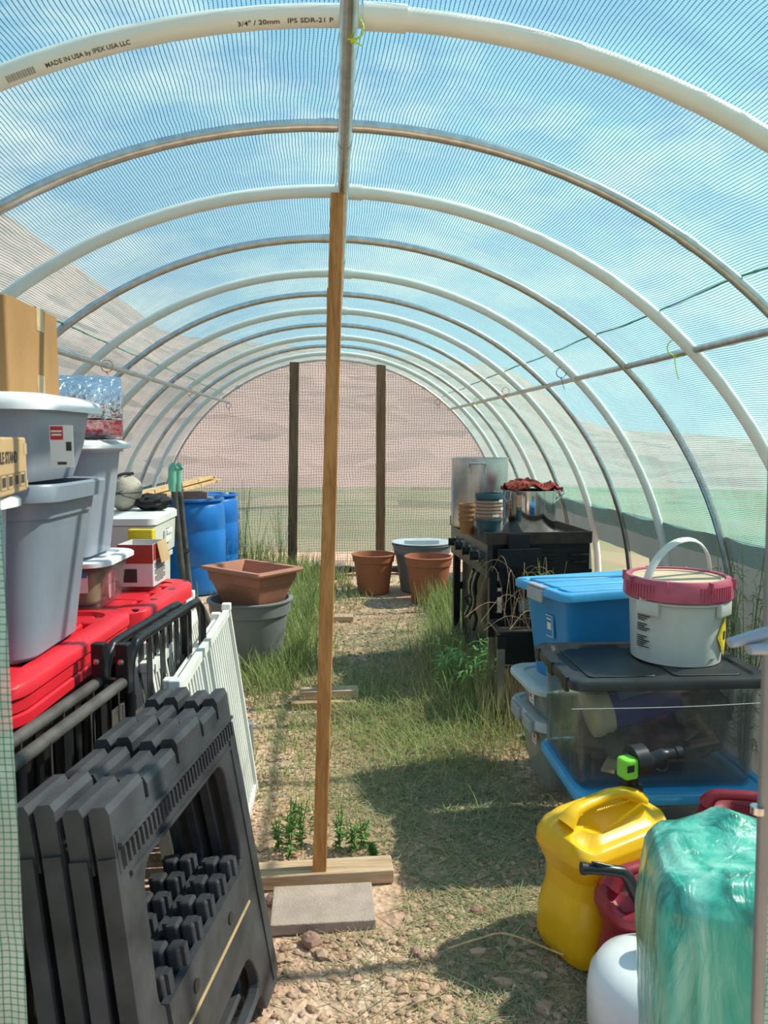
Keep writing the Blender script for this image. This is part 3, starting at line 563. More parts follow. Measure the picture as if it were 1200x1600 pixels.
# --- right side, front stack
t = thing('storage_bin', (1.14, 2.665, 0), 'clear bin with a blue lid, at the bottom under the big clear black-lidded bin', 'storage bin')
b = MB(); bin_body(b, .62, .45, .240, .05, .86); b.build('body', M['clearbin'], t); b = MB(); lid(b, .69, .53, .035, .06, .03, z0=.235); b.build('lid', M['bluelid'], t)
CB = (1.125, 2.69, .272)
t = thing('storage_bin', CB, 'large clear bin with a black lid, under the white bucket', 'storage bin')
b = MB(); bin_body(b, .64, .46, .352, .05, .965); 
for s in (-1, 1):
    for y in (-.15, 0, .15): b.rbox(.012, .05, .27, .005, .003, z0=.02, x=s*.318*.97, y=y)
b.build('body', M['clearbin'], t)
b = MB(); lid(b, .71, .51, .034, .05, .045, .010, z0=.345)
for y in (-.2, 0, .2): b.box(-.352, y*.9, .357, .012, .05, .05)
for i in range(2): b.rbox(.24, .36, .005, .02, .002, z0=.369, x=-.15+.3*i)
b.build('lid', M['blacklid'], t)
# things inside the clear bin
t = thing('blue_tub', (.97, 2.64, .49), 'blue tub with a cream lid lying on its side inside the clear bin', 'tub', rot=(math.radians(8), math.radians(76), math.radians(8)))
MB().lathe([(.078, 0), (.080, .01), (.084, .26), (.0, .26)], 28, z=-.02).build('tub', M['jugblue'], t); MB().lathe([(0, -.04), (.088, -.035), (.092, -.02), (.090, .0), (.084, .01), (.088, .03), (.082, .04)], 28, z=-.04).build('lid', M['cream'], t)
b = MB(); 
for i in range(9): a = -.6+.09*i; b.box(0, 0, 0, 0, 0, 0)
b = MB(); b.loft([[(.0855*math.cos(a), .0855*math.sin(a), z) for a in np.linspace(2.75, 3.35, 7)] for z in (.05, .11)], False, False, close=False); b.build('label', M['paper'], t)
b = MB(); b.loft([[(.0855*math.cos(a), .0855*math.sin(a), z) for a in np.linspace(3.5, 4.1, 7)] for z in (.03, .13)], False, False, close=False); b.build('printed_panel', M['bluepr'], t)
b = MB(); b.loft([[(.086*math.cos(a), .086*math.sin(a), z) for a in np.linspace(3.5, 4.1, 7)] for z in (.13, .165)], False, False, close=False); b.build('printed_band', M['orange'], t)
def lump(mb, w, d, h, sd, amp=.2, n=18, m_=12, z0=0, fr=2.2):
    L = []
    for j in range(m_+1):
        ph = -PI/2+PI*j/m_; ring = []
        for i in range(n):
            a = 2*PI*i/n; v = Vector((math.cos(ph)*math.cos(a), math.cos(ph)*math.sin(a), math.sin(ph))); k = 1+amp*mnoise.noise(v*fr+Vector((sd, sd, sd)))+amp*.5*mnoise.noise(v*fr*2.6+Vector((sd, 0, 0)))
            ring.append((v.x*w/2*k, v.y*d/2*k, z0+h/2+v.z*h/2*k))
        L.append(ring)
    return mb.loft(L, False, False)
single('cloth_sack', lump(MB(), .20, .16, .16, 3, .35, 26, 16), M['bagcloth'], (1.30, 2.60, .42), 'crumpled brown sack inside the clear bin, right of the blue tub', 'sack')
for i, (x, y, z, rz) in enumerate(((.97, 2.57, .32, 60), (1.14, 2.60, .335, 12), (1.24, 2.58, .36, -10), (1.26, 2.62, .385, 20))):
    single('wooden_shim', MB().rbox(.22, .045, .012, .004, .002), M['board_y'] if i == 0 else M['brick'], (x, y, z), ('pale slat of wood under the cream lid inside the clear bin', 'reddish wooden slat low inside the clear bin', 'reddish wooden slat lying across another inside the clear bin', 'reddish wooden slat under the brown sack inside the clear bin')[i], 'wood slat', rz=rz, rot=(0, math.radians(-8*i), math.radians(rz)))
single('dark_cloth', lump(MB(), .54, .36, .13, 21, .25, 40, 20), M['bagcloth'], (1.13, 2.71, .285), 'dark crumpled cloth spread in the bottom of the big clear bin', 'cloth')
# bucket
bc = G(1054, 1045, .644); BY = bc.y+.153; BX = P(1054, 1030, BY).x
t = thing('plastic_bucket', (BX, BY, .643), 'white plastic bucket with a pinkish red screw ring and dusty lid', 'bucket', rz=0)
MB().lathe([(.0, 0), (.150, 0), (.158, .006), (.172, .275), (.172, .28), (.0, .28)], 56).build('body', M['bucket'], t)
b = MB(); b.lathe([(.173, .222), (.183, .226), (.183, .232), (.176, .236)], 56)
for a in (PI*1.18, PI*.18, PI*1.72):
    b.at(R(math.degrees(a))); b.rbox(.02, .09, .05, .006, .002, z0=.185, x=.176); b.at(I4)
b.build('collar', M['bucket'], t)
b = MB(); b.lathe([(.176, .238), (.192, .240), (.193, .250), (.190, .300), (.182, .312), (.166, .312), (.163, .296)], 64)
for i in range(96):
    if (i//12) % 2 == 0: a = 2*PI*i/96; b.box(.193, 0, .27, .004, .004, .05, R(math.degrees(a)))
for i in range(8): b.box(.185, 0, .295, .03, .005, .036, R(45*i+11))
b.build('screw_ring', M['bucketlid'], t)
b = MB(); b.lathe([(.164, .300), (.160, .306), (.148, .304), (.146, .290), (.06, .289), (0, .289)], 56); b.build('lid_top', M['dust'], t)
b = MB(); ha = math.radians(28); pts = []
for i in range(25):
    a = PI*i/24; tilt = .10
    pts.append((.186*math.cos(a)*math.cos(ha)+tilt*math.sin(a)*.35, .186*math.cos(a)*math.sin(ha)+.02*math.sin(a), .235+.205*math.sin(a)**.8))
b.tube(pts, .0135, 8, flat=.35); b.build('handle', M['handle'], t)
def curved(root, r, a0, a1, z0, z1, m, name, zz=None):
    b = MB(); n = 10; L = []
    for k in range(2): L.append([(r*math.cos(a0+(a1-a0)*i/n), r*math.sin(a0+(a1-a0)*i/n), (z0, z1)[k]) for i in range(n+1)])
    b.loft(L, False, False, close=False); return b.build(name, m, root)
lab = MB()
for i in range(19):
    z = .195-.0075*i
    if i in (6, 11, 12): continue
    a0 = PI*1.08; a1 = PI*(1.19-.02*((i*7) % 3)); lab.loft([[(.1695*math.cos(a0+(a1-a0)*k/6)-.0, .1695*math.sin(a0+(a1-a0)*k/6), z+dz) for k in range(7)] for dz in (0, .0042)], False, False, close=False)
lab.build('printed_text', M['ink'], t)
L = []; a_c = PI*1.765
dm = MB()
for (ra, hw, hz, mm) in ((.1705, .30, .075, 'yellow'),):
    n = 8; rows = []
    for j in range(9):
        z = .11+hz*(j-4)/4; w_ = hw*(1-abs(j-4)/4)+.002; rows.append([(ra*math.cos(a_c-w_+2*w_*i/n), ra*math.sin(a_c-w_+2*w_*i/n), z) for i in range(n+1)])
    dm.loft(rows, False, False, close=False)
dm.build('hazard_diamond', M['yellowpr'], t)
dm = MB()
for sg in (1, -1):
    for sz in (1, -1):
        for k in range(6):
            f0, f1 = k/6, (k+1)/6; q = [(.25*(1-f0)*sg, .062*f0*sz), (.25*(1-f1)*sg, .062*f1*sz)]
            vs = [(.1712*math.cos(a_c+u), .1712*math.sin(a_c+u), .11+v+d_) for (u, v) in q for d_ in (0, .003)]; dm.add(vs, [(0, 1, 3, 2)])
dm.box(.171, 0, .11, .002, .02, .03, R(math.degrees(a_c)))
dm.build('hazard_marking', M['ink'], t)
mk = MB()
for a0, z, l in ((PI*1.62, .03, .16), (PI*1.76, .045, .12)): mk.tube([(.161*math.cos(a0+l*i/5), .161*math.sin(a0+l*i/5), z+.004*i/5*(1 if l < .15 else 0)) for i in range(6)], .0014, 5)
mk.build('scuff_mark', M['ink'], t)
# --- cloudy stack and blue bin
t = thing('storage_bin', (1.05, 3.17, 0), 'cloudy grey bin on the ground, lowest of the stack under the blue bin', 'storage bin', rz=4)
b = MB(); bin_body(b, .46, .36, .28, .05, .82); b.build('body', M['milkbin'], t); b = MB(); lid(b, .53, .42, .04, .07, .03, z0=.270); b.build('lid', M['milklid'], t)
b = MB()
for y in (-.1, .06): b.rbox(.03, .11, .05, .01, .004, z0=.258, x=-.268, y=y)
b.build('latch', M['clipgrey'], t)
label_on(t, [(.05, .045, 0, 0, 0)], M['paper'], (-.233, -.07, .205), LEFTF)
label_on(t, [(.02, .02, 0, .01, .001), (.035, .003, 0, -.01, .001)], M['redink'], (-.233, -.07, .205), LEFTF, 'label_print')
t = thing('storage_bin', (1.05, 3.17, .311), 'shallow cloudy bin with a rounded milky lid, directly under the blue bin', 'storage bin', rz=4)
b = MB(); bin_body(b, .47, .36, .12, .06, .9); b.build('body', M['milkbin'], t); b = MB(); lid(b, .56, .42, .025, .09, .05, .012, z0=.110); b.build('lid', M['milklid'], t)
label_on(t, [(.06, .05, 0, 0, 0)], M['paper'], (-.238, -.04, .06), LEFTF); label_on(t, [(.02, .02, -.01, .008, .001), (.03, .003, .005, -.012, .001)], M['redink'], (-.238, -.04, .06), LEFTF, 'label_print')
t = thing('storage_bin', (1.13, 3.22, .436), 'bright blue bin with a light blue lid and grey end clip', 'storage bin', rz=15)
b = MB(); bin_body(b, .54, .36, .38, .05, .86); b.build('body', M['bluebin'], t)
b = MB(); lid(b, .62, .43, .034, .05, .035, .006, z0=.372, lines=0)
for i in range(3): b.rbox(.50, .10, .012, .015, .003, z0=.396, y=(i-1)*.118)
b.build('lid', M['bluelid'], t)
for s in (-1, 1):
    b = MB(); b.rbox(.016, .12, .055, .006, .004, z0=.345, x=s*.312); b.rbox(.035, .12, .010, .006, .003, z0=.402, x=s*.300); b.build('clip', M['clipgrey'], t)
label_on(t, [(.07, .10, 0, 0, 0)], M['bluebin'], (-.262, -.04, .24), LEFTF @ R(4, 'X')); label_on(t, [(.05, .003, 0, .045, .002), (.05, .003, 0, -.045, .002), (.003, .09, .025, 0, .002), (.03, .03, 0, 0, .002), (.035, .006, 0, .03, .002)], M['paper'], (-.264, -.04, .24), LEFTF @ R(4, 'X'), 'label_print')
# --- wrapped bundle, tank, fuel cans
def bundle():
    mb = MB(); L = []; n = 64
    sp = [(.30, .26, .04, 0), (.335, .29, .05, .03), (.35, .30, .05, .2), (.37, .31, .06, .38), (.385, .32, .06, .54), (.385, .32, .07, .66), (.375, .31, .07, .72), (.35, .28, .08, .755), (.29, .23, .09, .772), (.18, .15, .07, .776), (.06, .05, .02, .778)]
    Z = np.linspace(0, len(sp)-1, 60)
    for q in Z:
        i = min(int(q), len(sp)-2); f = q-i; w, d, r, z = [sp[i][k]*(1-f)+sp[i+1][k]*f for k in range(4)]; ring = []
        for px, py in rrect(w, d, r, 15):
            v = Vector((px*9, py*9, z*5)); k = 1+.035*mnoise.noise(v)+.018*mnoise.noise(v*3.3)+.010*mnoise.noise(v*8); zz = z+.012*mnoise.noise(v*1.7)
            if z > .7: zz += .055*math.exp(-((px+.02)**2+(py-.11)**2)/.0022)
            ring.append((px*k, py*k, max(zz*.905, 0)))
        L.append(ring)
    mb.loft(L); return mb
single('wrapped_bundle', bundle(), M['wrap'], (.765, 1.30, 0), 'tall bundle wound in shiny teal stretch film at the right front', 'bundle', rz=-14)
t = thing('propane_tank', (.735, 1.64, 0), 'white steel propane tank behind the teal wrapped bundle', 'gas tank'); t.scale = (1, 1, .88)
MB().lathe([(0, .03), (.10, .035), (.14, .06), (.153, .09), (.155, .18), (.150, .22), (.132, .255), (.10, .278), (.06, .29), (0, .293)], 48).build('body', M['tank'], t)
MB().lathe([(.10, 0), (.10, .045), (.095, .045), (.095, 0)], 40).build('foot_ring', M['tank'], t)
b = MB(); L = []
for z0_, r_ in ((.265, .095), (.36, .105), (.362, .100), (.267, .090)): L.append([(r_*math.cos(a), r_*math.sin(a), z0_+(0 if z0_ < .31 else -.05*abs(math.cos(a*1.5)))) for a in np.linspace(-.6, 1.5, 26)])
L.append(L[0]); b.loft(L, False, False, close=False); b.build('collar', M['tank'], t)
MB().lathe([(.02, .29), (.02, .33), (.03, .335), (.03, .36), (0, .36)], 20).build('valve', M['steel'], t)
def fuel_can(name, loc, rz, label, m, w=.30, d=.24, h=.36):
    """jerry can, long axis along local X, handle bridging a hollow in its top"""
    t = thing(name, loc, label, 'fuel can', rz); mb = MB(); L = []
    zs = [0, .01, .04, .12, .19, .24, .27, .30, .33, .36, .385]
    ws = [.84, .92, .97, .95, .86, .86, .93, 1.0, 1.0, .95, .84]; ds = [.82, .92, .97, .95, .86, .88, .95, 1.0, .98, .88, .70]
    k_ = h/.385
    for q in np.linspace(0, len(zs)-1, 42):
        i = min(int(q), len(zs)-2); f = q-i; f = f*f*(3-2*f) if 2 < i < 9 else f
        z, ww, dd = [a[i]*(1-f)+a[i+1]*f for a in (zs, ws, ds)]; ring = []
        for px, py in rrect(w*ww, d*dd, .065, 8):
            u = px/w; g_ = 0
            if z > .25: g_ = -.045*math.exp(-((py+d*.22)/(.26*d))**2)*(1 if abs(u) < .36 else max(0, 1-(abs(u)-.36)*9))*((z-.25)/.135)
            ring.append((px, py, z*k_+g_+.02*(z > .28)*u*(z-.28)/.1))
        L.append(ring)
    # close the top with a dished surface
    top = L[-1]; c_ = Vector((0, 0, 0)); 
    for s_ in (.8, .55, .3, .08):
        ring = []
        for (x, y, z) in top:
            xx, yy = x*s_, y*s_; dish = -.085*math.exp(-((xx)/(.30*w))**2)*math.exp(-((yy+d*.12)/(.28*d))**2)*(1-s_*.3)
            ring.append((xx, yy, h+.012+dish+.03*(xx/w)))
        L.append(ring)
    mb.loft(L); mb.build('body', m, t)
    hb = MB(); hb.tube(smoothpath([(-w*.40, 0, h-.01), (-w*.30, .0, h+.022), (-w*.08, 0, h+.034), (w*.14, 0, h+.038), (w*.30, 0, h+.02), (w*.40, 0, h-.005)], 6), [.03, .029, .027, .026, .024, .022, .021, .020, .0195, .019, .0185, .018, .018, .018, .018, .018, .018, .0185, .019, .020, .021, .022, .023, .024, .025, .026, .027, .028, .029, .03, .03][:31], 12, flat=.8)
    for i in range(16): hb.tube([(-w*.12+.008*i, -.021, h+.018), (-w*.12+.008*i, -.014, h+.010)], .0022, 5)
    hb.build('handle', m, t)
    return t
yc = P(935, 1400, 2.22)
t = fuel_can('fuel_can', (.76, 2.075, 0), 25, 'yellow plastic fuel can with a lime green trigger spout', M['yellow'], .36, .245, .395)
b = MB(); b.rbox(.026, .016, .15, .010, .006, z0=.10, x=-.09, y=-.108); b.build('side_rib', M['yellow'], t)
b = MB(); b.tube([(.07+.012*math.cos(a), -.121, .29+.012*math.sin(a)) for a in np.linspace(0, 6.3, 16)], .002, 6); b.build('embossed_ring', M['yellow'], t)
sp = (.135, .03, .38)
b = MB(); b.lathe([(.036, 0), (.038, .004), (.038, .016), (.033, .018)], 28, *sp); b.build('spout_collar', M['lime'], t)
b = MB(); b.lathe([(.036, .018), (.036, .045), (.024, .048), (.022, .09), (.026, .10), (.026, .14), (0, .15)], 28, *sp)
x, y, z = sp; b.tube([(x-.01, y-.01, z+.125), (x+.03, y-.02, z+.128)], .046, 26, flat=1.0); 
b.tube(smoothpath([(x, y-.01, z+.115), (x+.04, y-.03, z+.122), (x+.08, y-.05, z+.14), (x+.115, y-.065, z+.145)], 5), [.026]*6+[.022]*5+[.016]*5, 16)
b.tube([(x+.112, y-.064, z+.145), (x+.13, y-.071, z+.147)], .0185, 16); b.tube(smoothpath([(x+.06, y-.04, z+.10), (x+.075, y-.05, z+.092), (x+.09, y-.056, z+.10), (x+.088, y-.056, z+.125)], 4), .003, 6); b.build('spout', M['blackp'], t)
b = MB(); b.at(T(x-.035, y-.02, z+.085) @ R(-6, 'Z')); b.rbox(.05, .05, .06, .012, .008); b.build('trigger_button', M['lime'], t)
b = MB(); b.at(T(x-.035, y-.02, z+.085) @ R(-6, 'Z')); b.box(-.01, -.0255, .036, .024, .002, .02); b.build('button_slot', M['blackp'], t)
rc = P(1002, 1430, 1.90)
t = fuel_can('fuel_can', (.80, 1.86, 0), 10, 'dark red fuel can with a long black spout, in front of the yellow can', M['redcan'], .26, .17, .315)
a0 = P(992, 1395, 1.80); a1 = P(972, 1362, 1.80); a2 = P(915, 1357, 1.80); inv = Matrix.Rotation(math.radians(-10), 4, 'Z') @ Matrix.Translation(-Vector((.80, 1.86, 0)))
b = MB(); b.tube([inv @ p for p in (P(1012, 1425, 1.82), a0, P(982, 1372, 1.80), a1, P(950, 1359, 1.80), a2)], [.018, .016, .0155, .015, .0135, .0135], 18)
b.tube([inv @ a2, inv @ P(908, 1356.5, 1.80)], .0155, 18); b.tube([inv @ P(960, 1355, 1.80), inv @ P(935, 1350, 1.795), inv @ P(925, 1347, 1.795)], [.005, .006, .003], 8); b.build('spout', M['blackp'], t)
t = fuel_can('fuel_can', (1.22, 2.16, 0), -28, 'dark red fuel can tucked against the blue-lidded bin at the right', M['redcan'], .26, .20, .345)
# door pole and spring clamp
pb_ = P(1183, 1600, .97); pt_ = P(1204, 940, .97); d_ = (pt_-pb_); gz = pb_-d_*(pb_.z/d_.z); top = pb_+d_*((2.05-pb_.z)/d_.z)
t = thing('door_pole', gz, 'grey metal door pole at the right edge of the entrance', 'pole'); MB().tube([(0, 0, 0), tuple((top-gz)*.5), tuple(top-gz)], .0085, 16).build('pipe', M['pole'], t)
q = P(1184, 1265, .97)-gz; MB().tube([tuple(q-Vector((0, 0, .005))), tuple(q+Vector((0, 0, .005)))], .0096, 16).build('joint_sleeve', M['steel'], t)
ck = P(1190, 1005, .93); t = thing('spring_clamp', ck, 'cloudy grey plastic clamp gripping the door pole', 'clamp')
for (p0, p1, r_) in ((P(1140, 1005, .93), P(1215, 985, .93), .010), (P(1170, 1015, .915), P(1230, 1012, .915), .010)):
    MB().tube([tuple(p0-ck), tuple((p0+p1)/2-ck), tuple(p1-ck)], [r_*.9, r_*1.1, r_*1.15], 14, flat=.7).build('jaw', M['plate'], t)
# --- griddle
GX, GY = .865, 4.23
t = thing('gas_griddle', (GX, GY, 0), 'black flat-top gas griddle with knobs on its left side, carrying the pots', 'griddle', rz=3)
Wg, Lg, Hb = .57, 1.0, .88
b = MB(); b.box(Wg/2, Lg/2, .79, Wg, Lg, .16); b.build('firebox', M['grillblack'], t)
b = MB(); b.box(-.012, Lg/2, .775, .03, Lg+.02, .19); 
for i in range(10):
    for j in range(5): b.box(-.028, .04+.012*i, .73+.02*j, .003, .005, .012)
b.build('control_panel', M['grillpanel'], t)
for i in range(4):
    y = .20+.21*i; k = MB(); rt = R(-90, 'Y'); k.lathe([(.036, 0), (.036, .006), (0, .006)], 24, rot=T(-.028, y, .775) @ rt); k.build('knob_bezel', M['alu'], t)
    k = MB(); k.lathe([(.026, .006), (.024, .04), (0, .042)], 20, rot=T(-.028, y, .775) @ rt); k.box(-.075, y, .775, .012, .014, .052); k.build('knob', M['blackp'], t)
b = MB(); b.box(.265, Lg/2-.02, .885, .60, Lg+.0, .012); b.build('griddle_plate', M['griddle'], t)
b = MB(); 
for (x, y, w, d) in ((.265, -.03, .61, .012), (.265, Lg-.02, .61, .012), (.57, Lg/2-.02, .012, Lg), (-.035, .18, .012, .40), (-.035, Lg-.16, .012, .28)): b.box(x, y, .905, w, d, .065)
b.build('plate_rim', M['rust'], t)
b = MB(); b.box(.14, -.045, .875, .12, .03, .11); b.box(.14, -.065, .80, .24, .06, .10); b.build('grease_cup_bracket', M['blackmetal'], t)
b = MB(); b.box(.29, -.006, .74, .50, .01, .20)
b.build('end_panel', M['grillblack'], t)
for x in (.32, .50): b = MB(); b.rbox(.11, .02, .012, .006, .003, z0=.80, x=x, y=-.03); b.rbox(.08, .015, .01, .005, .003, z0=.76, x=x, y=-.028); b.build('side_hook', M['blackmetal'], t)
for (x, y) in ((.0, .0), (Wg-.02, .0), (.0, Lg-.02), (Wg-.02, Lg-.02)):
    b = MB(); b.box(x+.01, y+.01, .36, .045, .045, .72); b.build('leg', M['grillblack'], t)
b = MB(); b.box(Wg/2, Lg/2, .16, Wg, Lg, .02); b.box(Wg/2, .01, .45, Wg, .02, .05); b.box(Wg/2, Lg-.01, .45, Wg, .02, .05); b.build('lower_shelf', M['grillblack'], t)
b = MB(); b.box(Wg-.03, Lg/2, .45, .01, Lg-.1, .5); b.build('back_sheet', M['grillblack'], t)
b = MB(); b.box(.05, Lg/2+.06, .42, .012, Lg-.2, .5); b.build('side_door', M['grillpanel'], t)
b = MB(); b.box(.31, .06, .42, .46, .012, .42); b.box(.29, .02, .33, .54, .02, .03); b.box(.29, .02, .58, .54, .02, .03); b.build('lower_end_panel', M['blackmetal'], t)
b = MB(); b.box(.22, .05, .50, .09, .01, .09); b.box(.33, .05, .50, .09, .01, .09); b.build('vent_window', M['plate'], t)
b = MB(); b.tube(smoothpath([(.0, .25, .70), (-.02, .30, .60), (.0, .40, .50), (-.03, .52, .46), (.02, .45, .36), (-.02, .33, .30)], 6), .011, 8); b.build('gas_hose', M['rubber'], t)
b = MB()
for s in (0, .09): b.tube(smoothpath([(-.01, .30+s, .66), (-.02, .36+s, .56), (.0, .40+s, .45), (-.02, .47+s, .34)], 5), .012, 8)
b.build('chrome_tube', M['steel'], t)
single('griddle_tray', MB().rbox(.34, .20, .06, .01, .004), M['plate'], (1.18, 4.35, .475), 'grey metal tray on the griddle frame behind the blue bin', 'tray') if False else None
def gpt(x, y, z=.891): return (GX+x*math.cos(math.radians(4))-y*math.sin(math.radians(4)), GY+x*math.sin(math.radians(4))+y*math.cos(math.radians(4)), z)
def pot(name, loc, r, h, m, label, rz=0, handles='loop', wall=.004):
    t = thing(name, loc, label, 'cooking pot', rz); MB().lathe([(0, 0), (r*.97, 0), (r, .01), (r, h-.005), (r+.007, h-.004), (r+.007, h), (r-wall, h), (r-wall, .008), (0, .008)], 56).build('body', m, t)
    for s in (-1, 1):
        b = MB()
        if handles == 'loop': b.tube(smoothpath([(s*r, -.05, h-.10), (s*(r+.005), -.05, h-.04), (s*(r+.035), -.04, h-.03), (s*(r+.04), 0, h-.03), (s*(r+.035), .04, h-.03), (s*(r+.005), .05, h-.04), (s*r, .05, h-.10)], 4), .006, 8)
        else: b.tube(smoothpath([(s*r, -.045, h-.07), (s*(r+.05), -.045, h-.015), (s*(r+.052), 0, h-.012), (s*(r+.05), .045, h-.015), (s*r, .045, h-.07)], 5), .005, 8)
        b.build('handle', M['stainless'], t)
    return t
g1 = P(748, 800, 5.02); pot('stock_pot', (g1.x, 5.0, .891), .185, .445, M['alu'], 'tall aluminium stock pot at the back of the griddle', -105)
g1 = P(826, 800, 4.55); t = pot('stainless_pot', (g1.x+.01, 4.58, .891), .158, .262, M['stainless'], 'shiny stainless steel pot with a red cloth in its mouth', 8, 'side')
PX, PY = g1.x+.01, 4.58
def cloth():
    V = []; n = 40; F = []
    for j in range(n+1):
        for i in range(n+1):
            u, v = -1+2*i/n, -1+2*j/n; x, y = u*.17*(1-.12*v*v)+.012, v*.14*(1-.12*u*u); r = math.hypot(u, v)
            q = mnoise.noise(Vector((u*2.1, v*2.1, .3))); q2 = mnoise.noise(Vector((u*5+q*2, v*4, 7))); z = .035+.030*q+.032*abs(q2)+.028*math.exp(-((u+.15)**2+v*v)*3)-.03*max(0, r-.8)
            V.append((x, y, z))
    for j in range(n):
        for i in range(n):
            a = j*(n+1)+i; F.append((a, a+1, a+n+2, a+n+1))
    mb = MB(); mb.add(V, F, True); return mb
o = single('red_cloth', cloth(), M['cloth'], (PX, PY, .891+.250), 'crumpled dull red cloth lying over the stainless pot', 'cloth', rz=10)
sd = o.modifiers.new('thick', 'SOLIDIFY'); sd.thickness = .004
# small plant pots, stacked
g2 = P(763, 815, 4.34)
def small_pot(loc, m, label, r=.075, h=.115, ribs=False, group=None, rim=.013):
    t_ = MB(); n = 48; L = []
    for rr, z in ((0, 0), (r*.70, 0), (r*.72, .004), (r*.90, h-rim-.002), (r, h-rim), (r*1.01, h-.003), (r*.99, h), (r*.93, h), (r*.90, h-rim), (r*.66, .006), (0, .006)):
        L.append([(rr*(1+(.025*(i % 2) if ribs and .003 < z < h-rim-.001 else 0))*math.cos(2*PI*i/n), rr*(1+(.025*(i % 2) if ribs and .003 < z < h-rim-.001 else 0))*math.sin(2*PI*i/n), z) for i in range(n)])
    t_.loft(L, False, False); return single('plant_pot', t_, m, loc, label, 'plant pot', group=group)
zz = .891; gx, gy = g2.x, 4.33
small_pot((gx, gy, zz), M['tealpot'], 'dark teal ribbed pot at the bottom of the small pot stack on the griddle', .078, .115, True)
for i in range(5): small_pot((gx+.001*(i % 2), gy, zz+.022+.0195*(i+.2)), M['tanpot'], 'tan nursery pot nested in the small pot stack on the griddle', .078, .115, group='tan pots nested in the stack')
small_pot((gx, gy, zz+.145), M['tealpot'], 'dark teal pot on top of the small pot stack on the griddle', .080, .115, True, rim=.03)
g3 = P(731, 812, 4.52)
for i in range(4): small_pot((g3.x, 4.56, .891+.030*i), M['clay'], ('bottom', 'second', 'third', 'top')[i]+' clay pot of the brown stack behind the teal pots', .05, .09)
for a, z in ((-1.0, .21), (-.8, .165), (-1.5, .128)):
    mb = MB(); mb.loft([[(.0805*math.cos(a+u), .0805*math.sin(a+u), z+dz) for u in np.linspace(0, .5, 6)] for dz in (0, .016)], False, False, close=False); single('price_sticker', mb, M['paper'], (gx, gy, .891), {.21: 'upper', .165: 'middle', .128: 'lower'}[z]+' white price sticker on the small pot stack', 'sticker')
# raised planter with dead stalks
t = thing('raised_planter', (.825, 3.775, 0), 'low black planter trough on silver legs, with dead stalks in it', 'planter')
b = MB(); b.rings([(.48, .24, .01, .31), (.50, .26, .012, .47), (.53, .29, .014, .47), (.53, .29, .014, .485), (.48, .24, .01, .485), (.47, .23, .01, .34)], 3); b.at(I4); o = b.build('trough', M['grillblack'], t, (.25, .13, 0))
MB().box(0, 0, .44, .46, .22, .02).build('soil', M['soil'], o)
for (x, y) in ((.0, .0), (.48, .0), (.0, .24), (.48, .24)):
    b = MB(); b.box(x, y, .26, .036, .036, .38); l_ = b.build('leg', M['steel'], t); b = MB(); b.box(x, y, .04, .042, .042, .08); b.build('foot', M['blackp'], l_); b = MB(); b.box(x, y, .43, .045, .045, .06); b.build('bracket', M['blackp'], l_)
M['stalk'] = vary('dead_stalk', [(.45, .32, .2), (.38, .22, .14), (.5, .4, .26)], .8, 0)
b = MB(); r_ = random.Random(5)
for i in range(24):
    x0, y0 = r_.uniform(-.16, .12), r_.uniform(-.06, .06); a = r_.uniform(0, 2*PI); l = r_.uniform(.1, .34); h = r_.uniform(.10, .38); p = [(x0, y0, 0), (x0+l*.3*math.cos(a), y0+l*.3*math.sin(a), h*.8), (x0+l*.7*math.cos(a), y0+l*.7*math.sin(a), h), (x0+l*1.2*math.cos(a), y0+l*1.2*math.sin(a), h*r_.uniform(.3, .8))]
    b.tube(smoothpath(p, 4), .0012, 5)
single('dead_stalks', b, M['stalk'], (.825+.22, 3.905, .445), 'clump of dead reddish stalks arching out of the black planter', 'dead plant')
# --- big plant pots
def plantpot(name, loc, r, h, m, label, taper=.72, band=.2, n=56):
    t_ = thing(name, loc, label, 'plant pot'); MB().lathe([(0, 0), (r*taper*.97, 0), (r*taper, .01), (r*.90, h*(1-band)), (r*.955, h*(1-band)+.004), (r*.99, h-.012), (r*1.03, h-.010), (r*1.03, h-.002), (r*1.0, h), (r*.93, h), (r*.86, h*(1-band)), (r*taper*.94, .012), (0, .012)], n).build('pot', m, t_); return t_
ta = P(584, 900, 7.19); plantpot('plant_pot', (ta.x, 7.25, 0), .205, .375, M['terra'], 'round terracotta coloured pot at the back, just right of the front post')
tb = P(671, 900, 6.75); plantpot('plant_pot', (tb.x, 6.82, 0), .215, .415, M['terra'], 'round terracotta coloured pot standing in front of the big grey pot')
tg = P(659, 900, 7.35); tgp = plantpot('plant_pot', (tg.x, 7.36, 0), .285, .455, M['greypot'], 'big grey pot at the back behind the terracotta pots')
t = thing('grey_basin', (tg.x, 7.36, .415), 'pale grey basin with a ridge resting in the mouth of the big grey pot', 'basin')
MB().lathe([(0, 0), (.15, 0), (.262, .04), (.292, .05), (.292, .058), (.25, .058), (.14, .02), (0, .018)], 56).build('bowl', M['greypot_l'], t); MB().rbox(.34, .012, .05, .004, .002, z0=.018).build('ridge', M['greypot_l'], t)
gp = P(391, 1000, 4.9); plantpot('plant_pot', (gp.x, 4.93, 0), .268, .44, M['greypot'], 'large grey pot on the left holding the square planter', .72, .22)
t = thing('square_planter', (gp.x+.015, 4.91, .385), 'rectangular terracotta coloured planter sitting in the large grey pot', 'planter', rz=-42)
b = MB(); b.rings([(.33, .19, .006, 0), (.455, .295, .008, .165), (.47, .31, .008, .167), (.50, .33, .01, .235), (.55, .38, .012, .237), (.56, .39, .014, .25), (.55, .38, .012, .262), (.48, .31, .01, .262), (.32, .18, .01, .02)], 3, smooth=False); b.build('body', M['terra2'], t)
